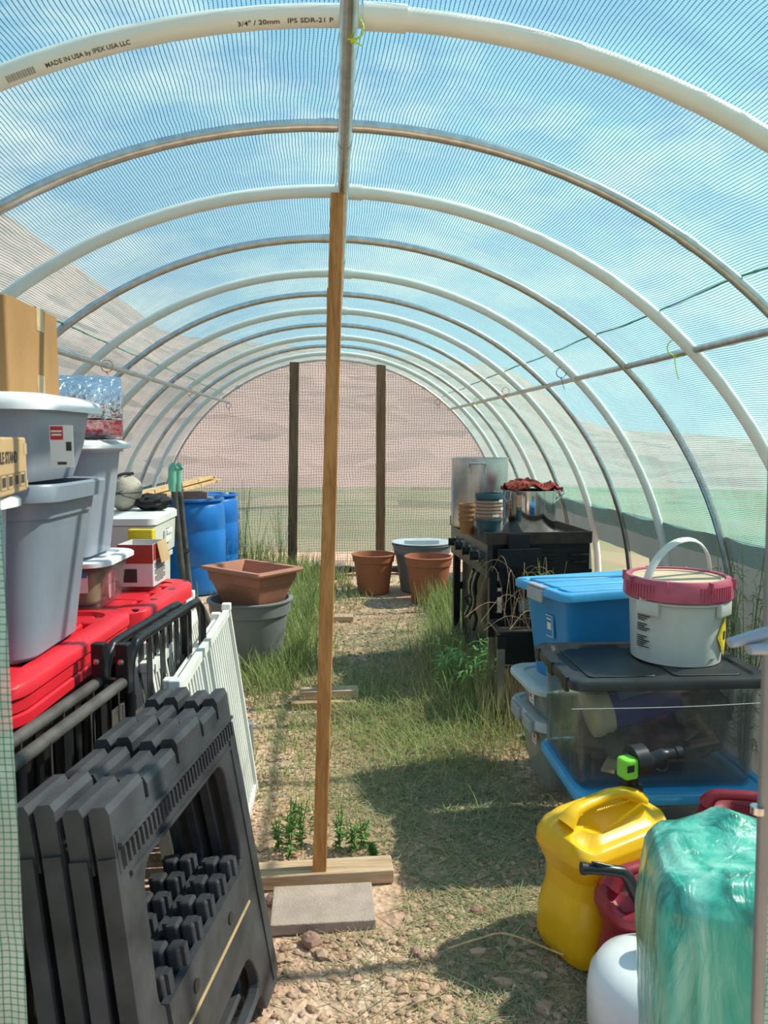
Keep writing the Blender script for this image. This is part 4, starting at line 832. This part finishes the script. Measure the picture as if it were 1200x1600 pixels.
# --- blue drums
def drum(loc, label):
    t = thing('plastic_drum', loc, label, 'drum'); r = .29; h = .90
    MB().lathe([(0, 0), (.25, 0), (.275, .02), (r-.01, .06), (r, .25), (r-.007, .27), (r-.007, .29), (r, .31), (r, .58), (r-.007, .60), (r-.007, .62), (r, .64), (r-.01, .82), (r-.035, .865), (r-.04, .87), (r-.02, .875), (r-.005, .885), (r-.008, h), (r-.03, h), (r-.045, .88), (0, .885)], 56).build('barrel', M['blue_drum'], t)
    for a in (.6, 3.6): MB().lathe([(.035, .885), (.035, .905), (0, .905)], 24, .17*math.cos(a), .17*math.sin(a)).build('bung', M['white'], t)
    return t
drum((P(303, 800, 7.4).x, 7.42, 0), 'nearer blue plastic drum with the brick on top'); drum((P(329, 800, 8.05).x, 8.06, 0), 'farther blue plastic drum, in the corner at the end wall')
d1 = P(303, 800, 7.4).x
single('brick', MB().rbox(.26, .10, .07, .006, .004), M['brick'], (d1+.02, 7.28, .902), 'pinkish brick lying on the nearer blue drum', 'brick', rz=8)
def plank(a, b, w, h, m, label):
    a, b = Vector(a), Vector(b); mb = MB(); n = 6
    d = (b-a); rz = math.atan2(-d.x, d.y); rx = math.atan2(d.z, math.hypot(d.x, d.y)); mb.rbox(w, d.length, h, .004, .002, y=d.length/2)
    return single('wooden_plank', mb, m, a, label, 'plank', rot=(rx, 0, rz))
plank(P(150, 792, 4.7), P(330, 747, 7.7), .10, .028, M['board_y'], 'pale wooden plank, the upper of two resting on the blue drums'); plank(P(170, 798, 4.8), P(338, 752, 7.8), .09, .024, M['board_y'], 'pale wooden plank, the lower of two resting on the blue drums')
# clear trays and rolled film at the end wall
t = thing('clear_tray', (-.10, 8.05, 0), 'pale see-through tub at the end wall behind the front post', 'tub'); b = MB(); bin_body(b, .34, .24, .17, .04, .85); b.build('body', M['clearbin'], t)
b = MB(); pts = [( -.35+.11*i, 8.27+.02*math.sin(i*1.7), .05) for i in range(15)]; b.tube(pts, [.045+.012*math.sin(i*2.1) for i in range(15)], 12, flat=.8); single('rolled_film', b, M['skirt'], (0, 0, 0), 'rolled edge of clear film along the bottom of the end wall', 'plastic film')
# ---------------------------------------------------------------- left side: red-lidded totes
def tough_lid(mb, w, d, h, z0=0, top=True):
    r = .11
    if not top: mb.rings([(w-.02, d-.02, r, z0), (w, d, r, z0+.004), (w, d, r, z0+h-.004), (w-.012, d-.012, r, z0+h)], 8); return
    mb.rings([(w-.02, d-.02, r, z0), (w, d, r, z0+.004), (w, d, r, z0+h-.008), (w-.014, d-.014, r, z0+h), (w-.13, d-.13, r*.6, z0+h), (w-.15, d-.15, r*.5, z0+h-.026), (w-.2, d-.2, r*.4, z0+h-.026)], 8)
    for i in (-1, 0, 1):
        for j in (-1, 0, 1): mb.rbox(w*.24, d*.22, .022, .014, .006, z0=z0+h-.027, x=i*(w-.2)*.33, y=j*(d-.2)*.36)
    for s in (-1, 1):
        for y in (-.30, -.1, .1, .30): mb.rbox(.05, .07, .018, .01, .005, z0=z0+h-.020, x=s*(w/2-.085), y=y*d)
def tote_black(name, loc, w, d, h, label, rz=0):
    t = thing(name, loc, label, 'tote', rz); b = MB(); b.rings([(w*.84, d*.86, .07, 0), (w*.95, d*.95, .08, h-.06), (w*.98, d*.97, .08, h-.055), (w*.98, d*.97, .08, h)], 6)
    for y in np.linspace(-.35, .35, 7): b.box(w*.455, y*d, h*.5, .02, .02, h*.8)
    b.build('body', M['blacktote'], t); return t
def add_lid(t, w, d, h, z0, top=True):
    b = MB(); tough_lid(b, w, d, h, z0, top); o = b.build('lid', M['redlid'], t); o['label'] = 'red lid'
    if top:
        b = MB()
        for sx_ in (-1, 1):
            for y in (-.42, -.15, .15, .42): b.lathe([(.013, z0+h+.0002), (.0131, z0+h+.0008), (0, z0+h+.0008)], 14, sx_*(w/2-.036), y*d)
        b.build('lid_hole', M['blackp'], o)
    return o
nx, ny = -.995, 2.06
t = tote_black('black_tote', (nx, ny, 0), .62, .80, .40, 'black tote at the bottom of the near red-lidded stack', -4); add_lid(t, .66, .84, .04, .39, False)
t = tote_black('black_tote', (nx, ny, .431), .60, .78, .395, 'black tote with a red lid, upper of the near stack, mostly behind the black rack', -4); add_lid(t, .66, .84, .030, .388, False)
o = single('red_lid', (lambda b: (tough_lid(b, .66, .84, .032, 0, False), b)[1])(MB()), M['redlid'], (nx-.004, ny, .850), 'loose red lid, the middle of the three at the near red stack', 'lid', rz=-4)
t = thing('red_lid', (nx, ny, .883), 'topmost red lid of the near stack, carrying the big grey tote', 'lid', rz=-4)
b = MB(); tough_lid(b, .665, .845, .036); b.build('lid_top', M['redlid'], t)
t = tote_black('black_tote', (-.865, 2.80, 0), .50, .58, .42, 'black tote at the bottom of the far red-lidded stack', -7); add_lid(t, .54, .60, .04, .41, False)
t = tote_black('black_tote', (-.865, 2.80, .451), .48, .56, .405, 'black tote with a bright red lid, upper of the far stack by the hand truck', -7); add_lid(t, .55, .62, .058, .39)
ZN = .9195
# grey tote with a rim, tote above it, carton, sticker
def big_tote(name, loc, w, d, h, label, m, rz=0, lid_m=None, lidh=.03, flutes=True, steps=True):
    t = thing(name, loc, label, 'tote', rz); b = MB()
    sp = [(w*.76, d*.80, .07, 0), (w*.78, d*.82, .07, .01), (w*.93, d*.93, .08, h*.80), (w*.955, d*.955, .08, h*.805), (w*.97, d*.97, .08, h-.045), (w*1.05, d*1.06, .085, h-.042), (w*1.06, d*1.07, .09, h-.006), (w*1.04, d*1.05, .085, h), (w*.96, d*.96, .075, h-.004), (w*.80, d*.82, .06, .012)] if steps else [(w*.86, d*.88, .06, 0), (w*.95, d*.95, .06, h*.5), (w*.99, d*.98, .06, h-.01), (w*.98, d*.97, .05, h), (w*.85, d*.87, .05, .01)]
    b.rings(sp, 7)
    if flutes:
        b.loft([[(-w*.26, -d*.38, .03), (w*.24, -d*.38, .03), (w*.22, -d*.41-.014, .05), (-w*.24, -d*.41-.014, .05)], [(-w*.29, -d*.43, h*.76), (w*.27, -d*.43, h*.76), (w*.25, -d*.455-.014, h*.74), (-w*.27, -d*.455-.014, h*.74)]], smooth=False)
    b.build('body', m, t)
    if lid_m:
        b = MB(); b.rings([(w*1.04, d*1.04, .09, h-.006), (w*1.12, d*1.12, .10, h-.010), (w*1.12, d*1.12, .10, h+.003), (w*1.09, d*1.09, .09, h+lidh*.6), (w*.98, d*.98, .08, h+lidh), (w*.9, d*.9, .07, h+lidh), (w*.89, d*.89, .07, h+lidh-.006)], 7); b.build('lid', lid_m, t)
    return t
big_tote('grey_tote', (-.985, 2.00, ZN), .66, .42, .43, 'large solid grey tote with a thick rim, standing on the near red lids', M['totegrey'], -2)
t = big_tote('clear_tote', (-.985, 2.00, ZN+.432), .62, .42, .178, 'low cloudy grey tote with a white lid, under the tall brown carton', M['tote'], -2, M['totelid'], .03, False, False)
SX = P(104, 697, 1.79).x+.985
label_on(t, [(.052, .095, 0, 0, 0)], M['paper'], (SX, -.2065, .085), FRONT); label_on(t, [(.028, .030, -.010, .03, .001)], M['redink'], (SX, -.2065, .085), FRONT, 'label_print'); label_on(t, [(.024, .004, -.01, .034, .002), (.022, .004, -.01, .026, .002)], M['paper'], (SX, -.2065, .085), FRONT, 'label_logo'); label_on(t, [(.02, .006, .0, -.038, .001), (.012, .02, .016, .0, .001)], M['ink'], (SX, -.2065, .085), FRONT, 'label_barcode')
def carton(name, loc, w, d, h, label, m, rz=0, tape=True):
    t = thing(name, loc, label, 'box', rz); MB().rbox(w, d, h, .008, .004).build('box', m, t)
    if tape:
        b = MB(); b.box(w/2+.0006, .04, h-.03, .001, .05, .06); b.box(w/2+.0006, .03, .03, .001, .05, .06); b.box(0, .04, h+.0006, w, .05, .001); b.build('tape', M['tape'], t)
    return t
carton('cardboard_box', (-1.0, 2.075, ZN+.432+.2095), .44, .34, .235, 'tall brown cardboard carton on top of the left pile', M['kraft'], 0)
# table-stand carton in front
t = big_tote('clear_tote', (-.885, 1.40, .86), .50, .34, .475, 'cloudy tote at the far left edge under the printed carton', M['tote'], 0, M['totelid'], .012, False, False)
single('wooden_crate', MB().rbox(.46, .26, .855, .01, .004), M['blacktote'], (-.90, 1.40, 0), 'dark crate at the far left edge holding the cloudy tote', 'crate')
t = thing('cardboard_box', (-.70, 1.42, 1.348), 'light brown carton printed with table stand lettering at the left edge', 'box', rz=11)
MB().rbox(.20, .40, .108, .012, .004).build('box', M['kraft_l'], t)
txt(t, 'TABLE STAND', .030, (.1005, .0, .060), RIGHTF, M['ink'], sx=1.05, bold=.0008)
b = MB()
for i in range(6): b = MB(); b.box(.1006, .145-.055*i, .026, .0008, .026, .017); b.build('printed_icon', M['ink'], t)
b = MB()
for i in range(6):
    x = .145-.055*i
    for (a_, b_, w_, h_) in ((0, .014, .046, .0008), (0, -.014, .046, .0008), (.023, 0, .0012, .028), (-.023, 0, .0012, .028)): b.box(.1006, x+a_, .026+b_, .0008, w_, h_)
b.build('icon_frames', M['greywood'], t)
b = MB(); b.box(.1006, .18, .085, .0008, .03, .022); b.box(.1006, .183, .014, .0008, .02, .016); b.build('tape', M['tape'], t)
# small bin, tall clear tote, foil roll, printed boxes
t = thing('clear_bin', (-.905, 2.60, .912), 'small clear bin with a white lid, under the tall clear tote', 'storage bin', rz=-3)
b = MB(); bin_body(b, .33, .30, .145, .04, .88); b.build('body', M['clearbin'], t); b = MB(); lid(b, .38, .35, .02, .07, .04, z0=.138); b.build('lid', M['totelid'], t)
label_on(t, [(.035, .055, 0, 0, 0)], M['paper'], (.11, -.152, .085), FRONT); label_on(t, [(.03, .018, 0, .03, .001)], M['bluepr'], (.11, -.152, .085), FRONT, 'label_print')
single('papers', MB().rbox(.27, .23, .10, .03, .01), M['kraft_l'], (-.91, 2.60, .922), 'tan bundle inside the small clear bin', 'bundle', rz=-3)
label_on(t, [(.05, .10, 0, 0, 0)], mat('pink_paper', (.7, .3, .34), .6), (.155, -.02, .07), RIGHTF, 'pink_sheet')
t = thing('clear_tote', (-.93, 2.62, 1.0745), 'tall clear tote under the foil roll', 'tote', rz=-3)
b = MB(); bin_body(b, .34, .32, .355, .05, .80); b.build('body', M['tote'], t); b = MB(); b.rings([(.37, .35, .06, .345), (.41, .39, .07, .350), (.405, .385, .07, .362), (.36, .34, .06, .375)], 6); b.build('lid', M['totelid'], t)
b = MB()
for s in (1, -1):
    for q in (1, -1): b.bar((.0, -.156+.0, .16+.035*q), (.014*s, -.158, .16), .003, .002)
b.at(T(.10, 0, 0)); b.build('embossed_diamond', M['paper'], t)
single('plastic_bags', lump(MB(), .24, .22, .12, 8, .3), M['handle'], (-.93, 2.62, 1.085), 'crumpled pale plastic bags in the bottom of the tall clear tote', 'plastic bag')
fz = P(155, 640, 2.58)
t = thing('foil_roll', (-.715, 2.62, 1.452+.104), 'silver foil insulation roll lying on the tall clear tote', 'foil roll', rz=17)
b = MB(); RY = R(-90, 'Y')
L = [[(-x_, .03*math.cos(2*PI*k/90), .03*math.sin(2*PI*k/90)) for k in range(90)] for x_ in (0,)]
for x_ in np.linspace(0, .41, 70): L.append([(-x_, (.103+.0045*mnoise.noise(Vector((x_*70, math.cos(2*PI*k/90)*9, math.sin(2*PI*k/90)*9))))*math.cos(2*PI*k/90), (.103+.0045*mnoise.noise(Vector((x_*70, math.cos(2*PI*k/90)*9, math.sin(2*PI*k/90)*9))))*math.sin(2*PI*k/90)) for k in range(90)])
b.loft(L, smooth=False); b.build('roll', M['foil'], t)
b = MB(); L = []
for x in np.linspace(-.002, -.13, 10): L.append([(x, .1075*math.cos(a), .1075*math.sin(a)) for a in np.linspace(-2.75, -2.15, 10)])
b.loft(L, False, False, close=False); b.build('red_film', M['foilred'], t)
b = MB(); k = [(0.0015, (.012+.0045*i/6)*math.cos(i*.35), (.012+.0045*i/6)*math.sin(i*.35)) for i in range(118)]; b.tube(k, .0012, 4); b.build('spiral_edge', M['foildark'], t)
t = thing('cardboard_box', (-.735, 2.92, .914), 'open white box with red print and a kraft flap, on the far red lid', 'box', rz=-4)
b = MB(); w, d, h = .13, .16, .155
b.rings([(w, d, .004, 0), (w, d, .004, h), (w-.008, d-.008, .003, h), (w-.008, d-.008, .003, .004)], 2, smooth=False); b.build('box', M['boxwhite'], t)
b = MB(); b.box(-.0, -d/2-.0006, h-.035, w, .001, .07); b.box(w/2+.0006, -.01, h-.03, .001, d*.8, .06); b.build('red_print', M['boxred'], t)
b = MB(); 
for i in range(13): b.box(w/2+.0008, -.0, .088-.0062*i, .001, d*.80*(1 if i % 4 else .6), .0028)
b.box(-.02, -d/2-.0012, .04, .05, .001, .05); b.build('printed_text', M['ink'], t)
b = MB(); b.at(T(w/2+.002, .01, h) @ R(-12, 'Y')); b.box(.003, .0, -.035, .003, .11, .08); b.build('flap', M['kraft_l'], t)
single('yellow_packet', MB().rbox(.10, .04, .19, .006, .004), M['yellowpr'], (-.765, 3.04, .914), 'yellow packet standing behind the open white box', 'packet', rz=-6)
# cooler on a bin
single('utility_bin', (lambda b: (bin_body(b, .40, .42, .925, .05, .9), b)[1])(MB()), M['cooler'], (-1.005, 3.56, 0), 'off-white upright bin carrying the cooler', 'bin')
t = thing('cooler', (-1.005, 3.56, .927), 'off-white cooler box with a flat lid beside the hand truck', 'cooler')
b = MB(); b.rings([(.40, .42, .04, 0), (.43, .45, .04, .012), (.445, .46, .04, .15), (.445, .46, .04, .155)], 6); b.build('body', M['cooler'], t)
b = MB(); b.rings([(.445, .46, .04, .157), (.46, .475, .045, .16), (.46, .475, .045, .188), (.44, .455, .04, .197), (.30, .32, .03, .200)], 6); b.build('lid', M['white'], t)
b = MB(); b.rbox(.012, .12, .06, .004, .003, z0=.06, x=.226); b.rbox(.02, .10, .02, .005, .003, z0=.10, x=.23); b.build('handle', M['white'], t)
t = thing('canvas_bag', (-.985, 3.60, 1.127), 'rolled beige canvas bag on the cooler', 'bag')
b = lump(MB(), .17, .17, .17, 5, .16, 30, 18, fr=1.5); b.build('bag', M['canvas'], t)
b = MB(); b.tube(smoothpath([(-.10, -.06, .0), (-.085, -.085, .05), (-.04, -.085, .11), (.0, -.06, .165), (.05, 0, .172)], 5), .007, 8, flat=.4)
b.build('strap', M['strap'], t)
b = MB()
for k in (-.4, 0, .5): b.tube([(.088*math.cos(a)*math.cos(k), .088*math.sin(a), .085+.088*math.cos(a)*math.sin(k)) for a in np.linspace(3.3, 6.1, 14)], .0016, 5)
b.build('seam', M['strap'], t)
single('black_bag', lump(MB(), .17, .14, .075, 11, .35, 28, 14), M['strap'], (-.86, 3.62, 1.127), 'crumpled black plastic bag on the cooler next to the canvas bag', 'plastic bag')
# hand truck
t = thing('hand_truck', (-.82, 3.95, 0), 'black tubular hand truck with mint green grips', 'hand truck')
def hp(px, py, Y): q = P(px, py, Y); return (q.x+.82, q.y-3.95, q.z)
for i, (dx, Y) in enumerate(((0, 3.86), (9, 3.98))):
    pts = smoothpath([hp(270+dx, 745, Y), hp(277+dx, 820, Y), hp(285+dx, 895, Y), hp(290+dx, 925, Y), hp(308+dx*.9, 950, Y+.05), hp(318+dx*.9, 978, Y+.05), hp(322+dx*.9, 1040, Y+.05), hp(323+dx, 1095, Y+.05)], 5)
    b = MB(); b.tube(pts, .0155, 12); b.build('frame_tube', M['dustymetal'], t)
    b = MB(); b.tube(smoothpath([hp(270+dx*1.0, 768, Y), hp(269+dx, 742, Y), hp(270+dx, 731, Y), hp(275+dx*.9, 727, Y)], 4), .020, 14); b.build('grip', M['mint'], t)
b = MB(); b.bar(hp(280, 860, 3.86), hp(293, 860, 3.98), .02, .02); b.bar(hp(322, 1040, 3.91), hp(335, 1040, 4.03), .02, .02); b.bar(hp(300, 960, 3.9), hp(290, 1020, 3.75), .012, .012); b.bar(hp(290, 990, 3.8), hp(322, 1010, 3.93), .01, .01); b.build('crossbar', M['blackmetal'], t)
for q in (hp(318, 1075, 3.82), hp(322, 1075, 4.2)):
    b = MB(); b.lathe([(0, -.025), (.10, -.025), (.115, -.015), (.115, .015), (.10, .025), (0, .025)], 32, rot=T(q[0], q[1], .118) @ R(90, 'X')); w_ = b.build('wheel', M['rubber'], t); b = MB(); b.lathe([(.05, -.027), (.055, 0), (.05, .027)], 24, rot=T(q[0], q[1], .118) @ R(90, 'X')); b.build('hub', M['redcan'], w_)
b = MB(); b.box(hp(322, 1075, 4.0)[0], .05, .118, .012, .38, .012); b.build('axle', M['steel'], t)
# ---------------------------------------------------------------- folding gate of white slatted panels
gt = thing('folding_gate', (-.37, 2.55, 0), 'folded white slatted gate leaning behind the sawhorses', 'gate')
def gate_panel(xb, y0, y1, zt, lean, n):
    p = MB(); L = y1-y0; up = Vector((-lean, 0, zt)); B0, B1 = Vector((xb+.37, y0-2.55, .02)), Vector((xb+.37, y1-2.55, .02))
    for B in (B0, B1): p.bar(B, B+up, .030, .022)
    p.bar(B0+up*.985, B1+up*.985, .022, .028); p.bar(B0+up*.02, B1+up*.02, .022, .03); p.build('frame', M['whitegate'], gt)
    p = MB()
    for i in range(1, n): q = B0+(B1-B0)*(i/n); p.tube([tuple(q+up*.03), tuple(q+up*.97)], .0062, 8)
    p.build('slats', M['whitegate'], gt)
    for B in (B0, B1):
        p = MB(); q = B+up; p.rbox(.036, .036, .030, .006, .004, z0=q.z-.004, x=q.x, y=q.y); p.build('post_cap', M['white'], gt)
gate_panel(-.345, 2.08, 3.06, .755, .10, 24); gate_panel(-.375, 2.15, 2.98, .735, .10, 25); gate_panel(-.43, 2.2, 3.02, .77, .12, 24); gate_panel(-.475, 2.2, 3.10, .80, .12, 26)
# ---------------------------------------------------------------- folded plastic sawhorses
MAPX = Matrix(((0, 0, 1, 0), (1, 0, 0, 0), (0, 1, 0, 0), (0, 0, 0, 1)))   # plate XY -> local YZ
def sawhorse(loc, label):
    t = thing('folding_sawhorse', loc, label, 'sawhorse', rot=(0, math.radians(-8.2), math.radians(-10)))
    H = .775; out = rounded([(-.365, 0), (-.25, 0), (-.235, .06), (.235, .06), (.25, 0), (.365, 0), (.318, H-.02), (-.318, H-.02)], .02, 3)
    hole = rounded([(-.258, .385), (.258, .385), (.228, .665), (-.228, .665)], .055, 5); hole2 = rounded([(-.245, .075), (.245, .075), (.20, .19), (-.20, .19)], .05, 5)
    v, f = plate(out, [hole, hole2], .030, .005)
    for s in (1, -1):                                   # the outer and the inner half
        hx = s*.024
        b = MB(); b.at(T(hx, 0, 0) @ MAPX); b.add(v, f); b.at(I4)
        for y_ in (-1, 1): b.bar((hx+s*.002, y_*.345, .03), (hx+s*.002, y_*.305, H-.05), .034, .040)
        b.build('half_frame', M['blackplastic'], t)
        b = MB(); ys = [-.32, -.185, -.17, -.03, -.015, .12, .135, .225, .24, .32]
        for i in range(0, 10, 2):
            y0, y1 = ys[i], ys[i+1]; hh = (.818, .804, .818, .804, .818)[i//2]
            L = []
            for y in (y0, y1): L.append([(hx-.018, y, H-.06), (hx+.018, y, H-.06), (hx+.019, y, hh-.014), (hx+.013, y, hh), (hx-.010, y, hh), (hx-.018, y, hh-.010)])
            b.loft(L, smooth=False)
        b.box(hx, 0, H-.045, .040, .63, .07); b.build('top_beam', M['blackplastic'], t)
        b = MB()
        for i in range(34): b.box(hx+s*.023, -.30+.018*i, H-.055, .009, .006, .035)
        b.box(hx+s*.020, 0, H-.030, .016, .62, .007)
        for i in range(30): b.box(hx-s*.020, -.29+.02*i, H-.03, .010, .005, .05)
        b.box(hx+s*.016, 0, H-.098, .012, .56, .008); b.build('ribbing', M['blackplastic'], t)
        b = MB(); b.box(hx+s*.014, 0, .30, .018, .47, .19)
        for i in range(6):
            y = -.20+.08*i; b.rbox(.03, .038, .05, .008, .006, z0=.385, x=hx-s*.006, y=y); b.box(hx+s*.010, y, .41, .012, .02, .05)
        b.build('shelf', M['blackplastic'], t)
        b = MB(); b.box(hx+s*.0245, 0, .305, .003, .46, .006); g = b.build('grooved_strip', M['tape'], t)
        b = MB()
        for y in (-.12, .10): b = MB(); b.lathe([(.013, 0), (.013, .003), (0, .003)], 14, rot=T(hx+s*.0235, y, .345) @ R(90*s, 'Y')); b.build('hole', M['blackp'], t)
    b = MB(); b.tube(smoothpath([(-.02, -.365, .40), (-.02, -.385, .40), (.0, -.39, .385), (.02, -.385, .37), (.025, -.366, .37)], 4), .009, 8); b.build('latch', M['dustymetal'], t)
    return t
sawhorse((-.265, 1.585, .012), 'folded dark grey plastic sawhorse nearest the path'); sawhorse((-.362, 1.60, .012), 'folded dark grey plastic sawhorse tucked behind the nearest one')
# ---------------------------------------------------------------- black tubular racks
t = thing('metal_rack', (-.60, 1.95, 0), 'double black tubular metal rack leaning on the red-lidded totes', 'rack', rz=-8)
for i, x in enumerate((.045, -.02)):
    b = MB(); zt, zb = .915-.01*i, .45
    b.tube(smoothpath([(x, .06, zb), (x, .06, .78), (x, .065, .86), (x, .10, zt-.012), (x, .14, zt), (x, .35, zt), (x, .58, zt), (x, .63, zt-.01), (x, .665, .86), (x, .67, .78), (x, .67, zb)], 5), .0135, 12); b.build('hoop_frame', M['blackmetal'], t)
    b = MB(); b.tube([(x, -.80, .83), (x, .05, .83)], .0145, 12); b.tube([(x, -.80, .50), (x, .67, .50)], .0125, 12); b.build('rail', M['dustymetal'], t)
    b = MB(); b.box(x, .365, .70, .012, .60, .045); b.build('flat_rail', M['dustymetal'], t)
    b = MB()
    for y in (.20, .30, .42, .54): b = MB(); b.box(x, y, .68, .006, .028, .44); b.build('flat_bar', M['blackmetal'], t)
    for y in (-.1, -.28, -.46): b = MB(); b.box(x, y, .665, .006, .03, .33); b.build('flat_bar', M['blackmetal'], t)
    b = MB()
    for y in (.15, .25, .36, .48, .60, -.04, -.19, -.37, -.55): b.tube([(x+.014, y, .46), (x+.014, y, .90 if y > 0 else .83)], .0022, 6)
    b.build('wires', M['dustymetal'], t)
    b = MB(); b.rbox(.034, .030, .13, .004, .003, z0=.80, x=x, y=.03); b.build('bracket', M['blackmetal'], t)
    b = MB(); b.lathe([(.008, 0), (.008, .004), (0, .006)], 14, rot=T(x, .014, .885) @ R(90, 'X')); b.build('bolt', M['steel'], t)
    for (y) in (-.80, .05, .67): b = MB(); b.box(x, y, .25, .028, .028, .50); b.build('leg', M['blackmetal'], t)
    b = MB()
    for k in range(9): b.lathe([(.0045, 0), (.0045, .0015), (0, .0015)], 8, x, .14+.052*k, zt+.0128)
    b.build('holes', M['blackp'], t)
b = MB(); b.box(.012, .03, .83, .06, .02, .012); b.box(.012, -.8, .5, .07, .02, .02); b.build('cross_tie', M['blackmetal'], t)
q0, q1 = P(2, 1322, 1.33), P(185, 1180, 2.02); mb = MB(); 
plank((-.585, 1.32, .70), (-.555, 2.0, .61), .035, .05, M['greywood'], 'weathered grey board between the sawhorses and the black rack')
q = G(35, 1590, .05); t = thing('white_jug', (-.50, 1.34, 0), 'small white plastic jug on the ground at the bottom left corner', 'jug'); MB().rings([(.16, .12, .03, 0), (.17, .13, .035, .02), (.17, .13, .035, .10), (.12, .09, .03, .125), (.05, .05, .02, .14)], 5).build('body', M['white'], t); MB().lathe([(.022, .14), (.022, .16), (0, .16)], 20).build('cap', M['white'], t)
# small things on the path
g_ = G(815, 1150); single('paper_scrap', (lambda b: (b.loft([[(x, y+.004*math.sin(x*90), .004+.004*math.sin(x*60+y*40)) for x in np.linspace(-.035, .035, 7)] for y in (-.012, 0, .012)], False, False, close=False), b)[1])(MB()), M['paper'], (g_.x, g_.y, .004), 'torn white scrap of plastic on the dirt beside the cloudy bins', 'scrap')
g0 = G(700, 1482, .03); g1 = G(880, 1492, .03); single('dry_twig', MB().tube(smoothpath([(0, 0, 0), ((g1.x-g0.x)*.3, .01, .02), ((g1.x-g0.x)*.55, .02, .022), (g1.x-g0.x, g1.y-g0.y, .0)], 4), .0028, 6), M['board_y'], g0, 'long dry straw twig lying in front of the yellow can', 'twig')
g_ = P(393, 1155, 3.2); t = thing('grey_plastic_foot', (g_.x-.01, 3.14, 0), 'grey flat plastic foot sticking out beyond the white gate', 'plastic foot'); MB().rbox(.05, .05, .15, .02, .006, z0=.13).build('tab', M['greypot'], t); MB().rbox(.03, .03, .14, .008, .003).build('stem', M['greypot'], t)
q0, q1 = P(893, 1108, 2.40), P(1230, 1096, 2.40)
single('white_string', MB().tube(smoothpath([(0, 0, 0), ((q1.x-q0.x)/2, -.004, (q1.z-q0.z)/2-.004), (q1.x-q0.x, 0, q1.z-q0.z)], 6), .0009, 5), M['paper'], q0, 'thin white string stretched across the front of the big clear bin', 'string')
bpy.context.view_layer.update()
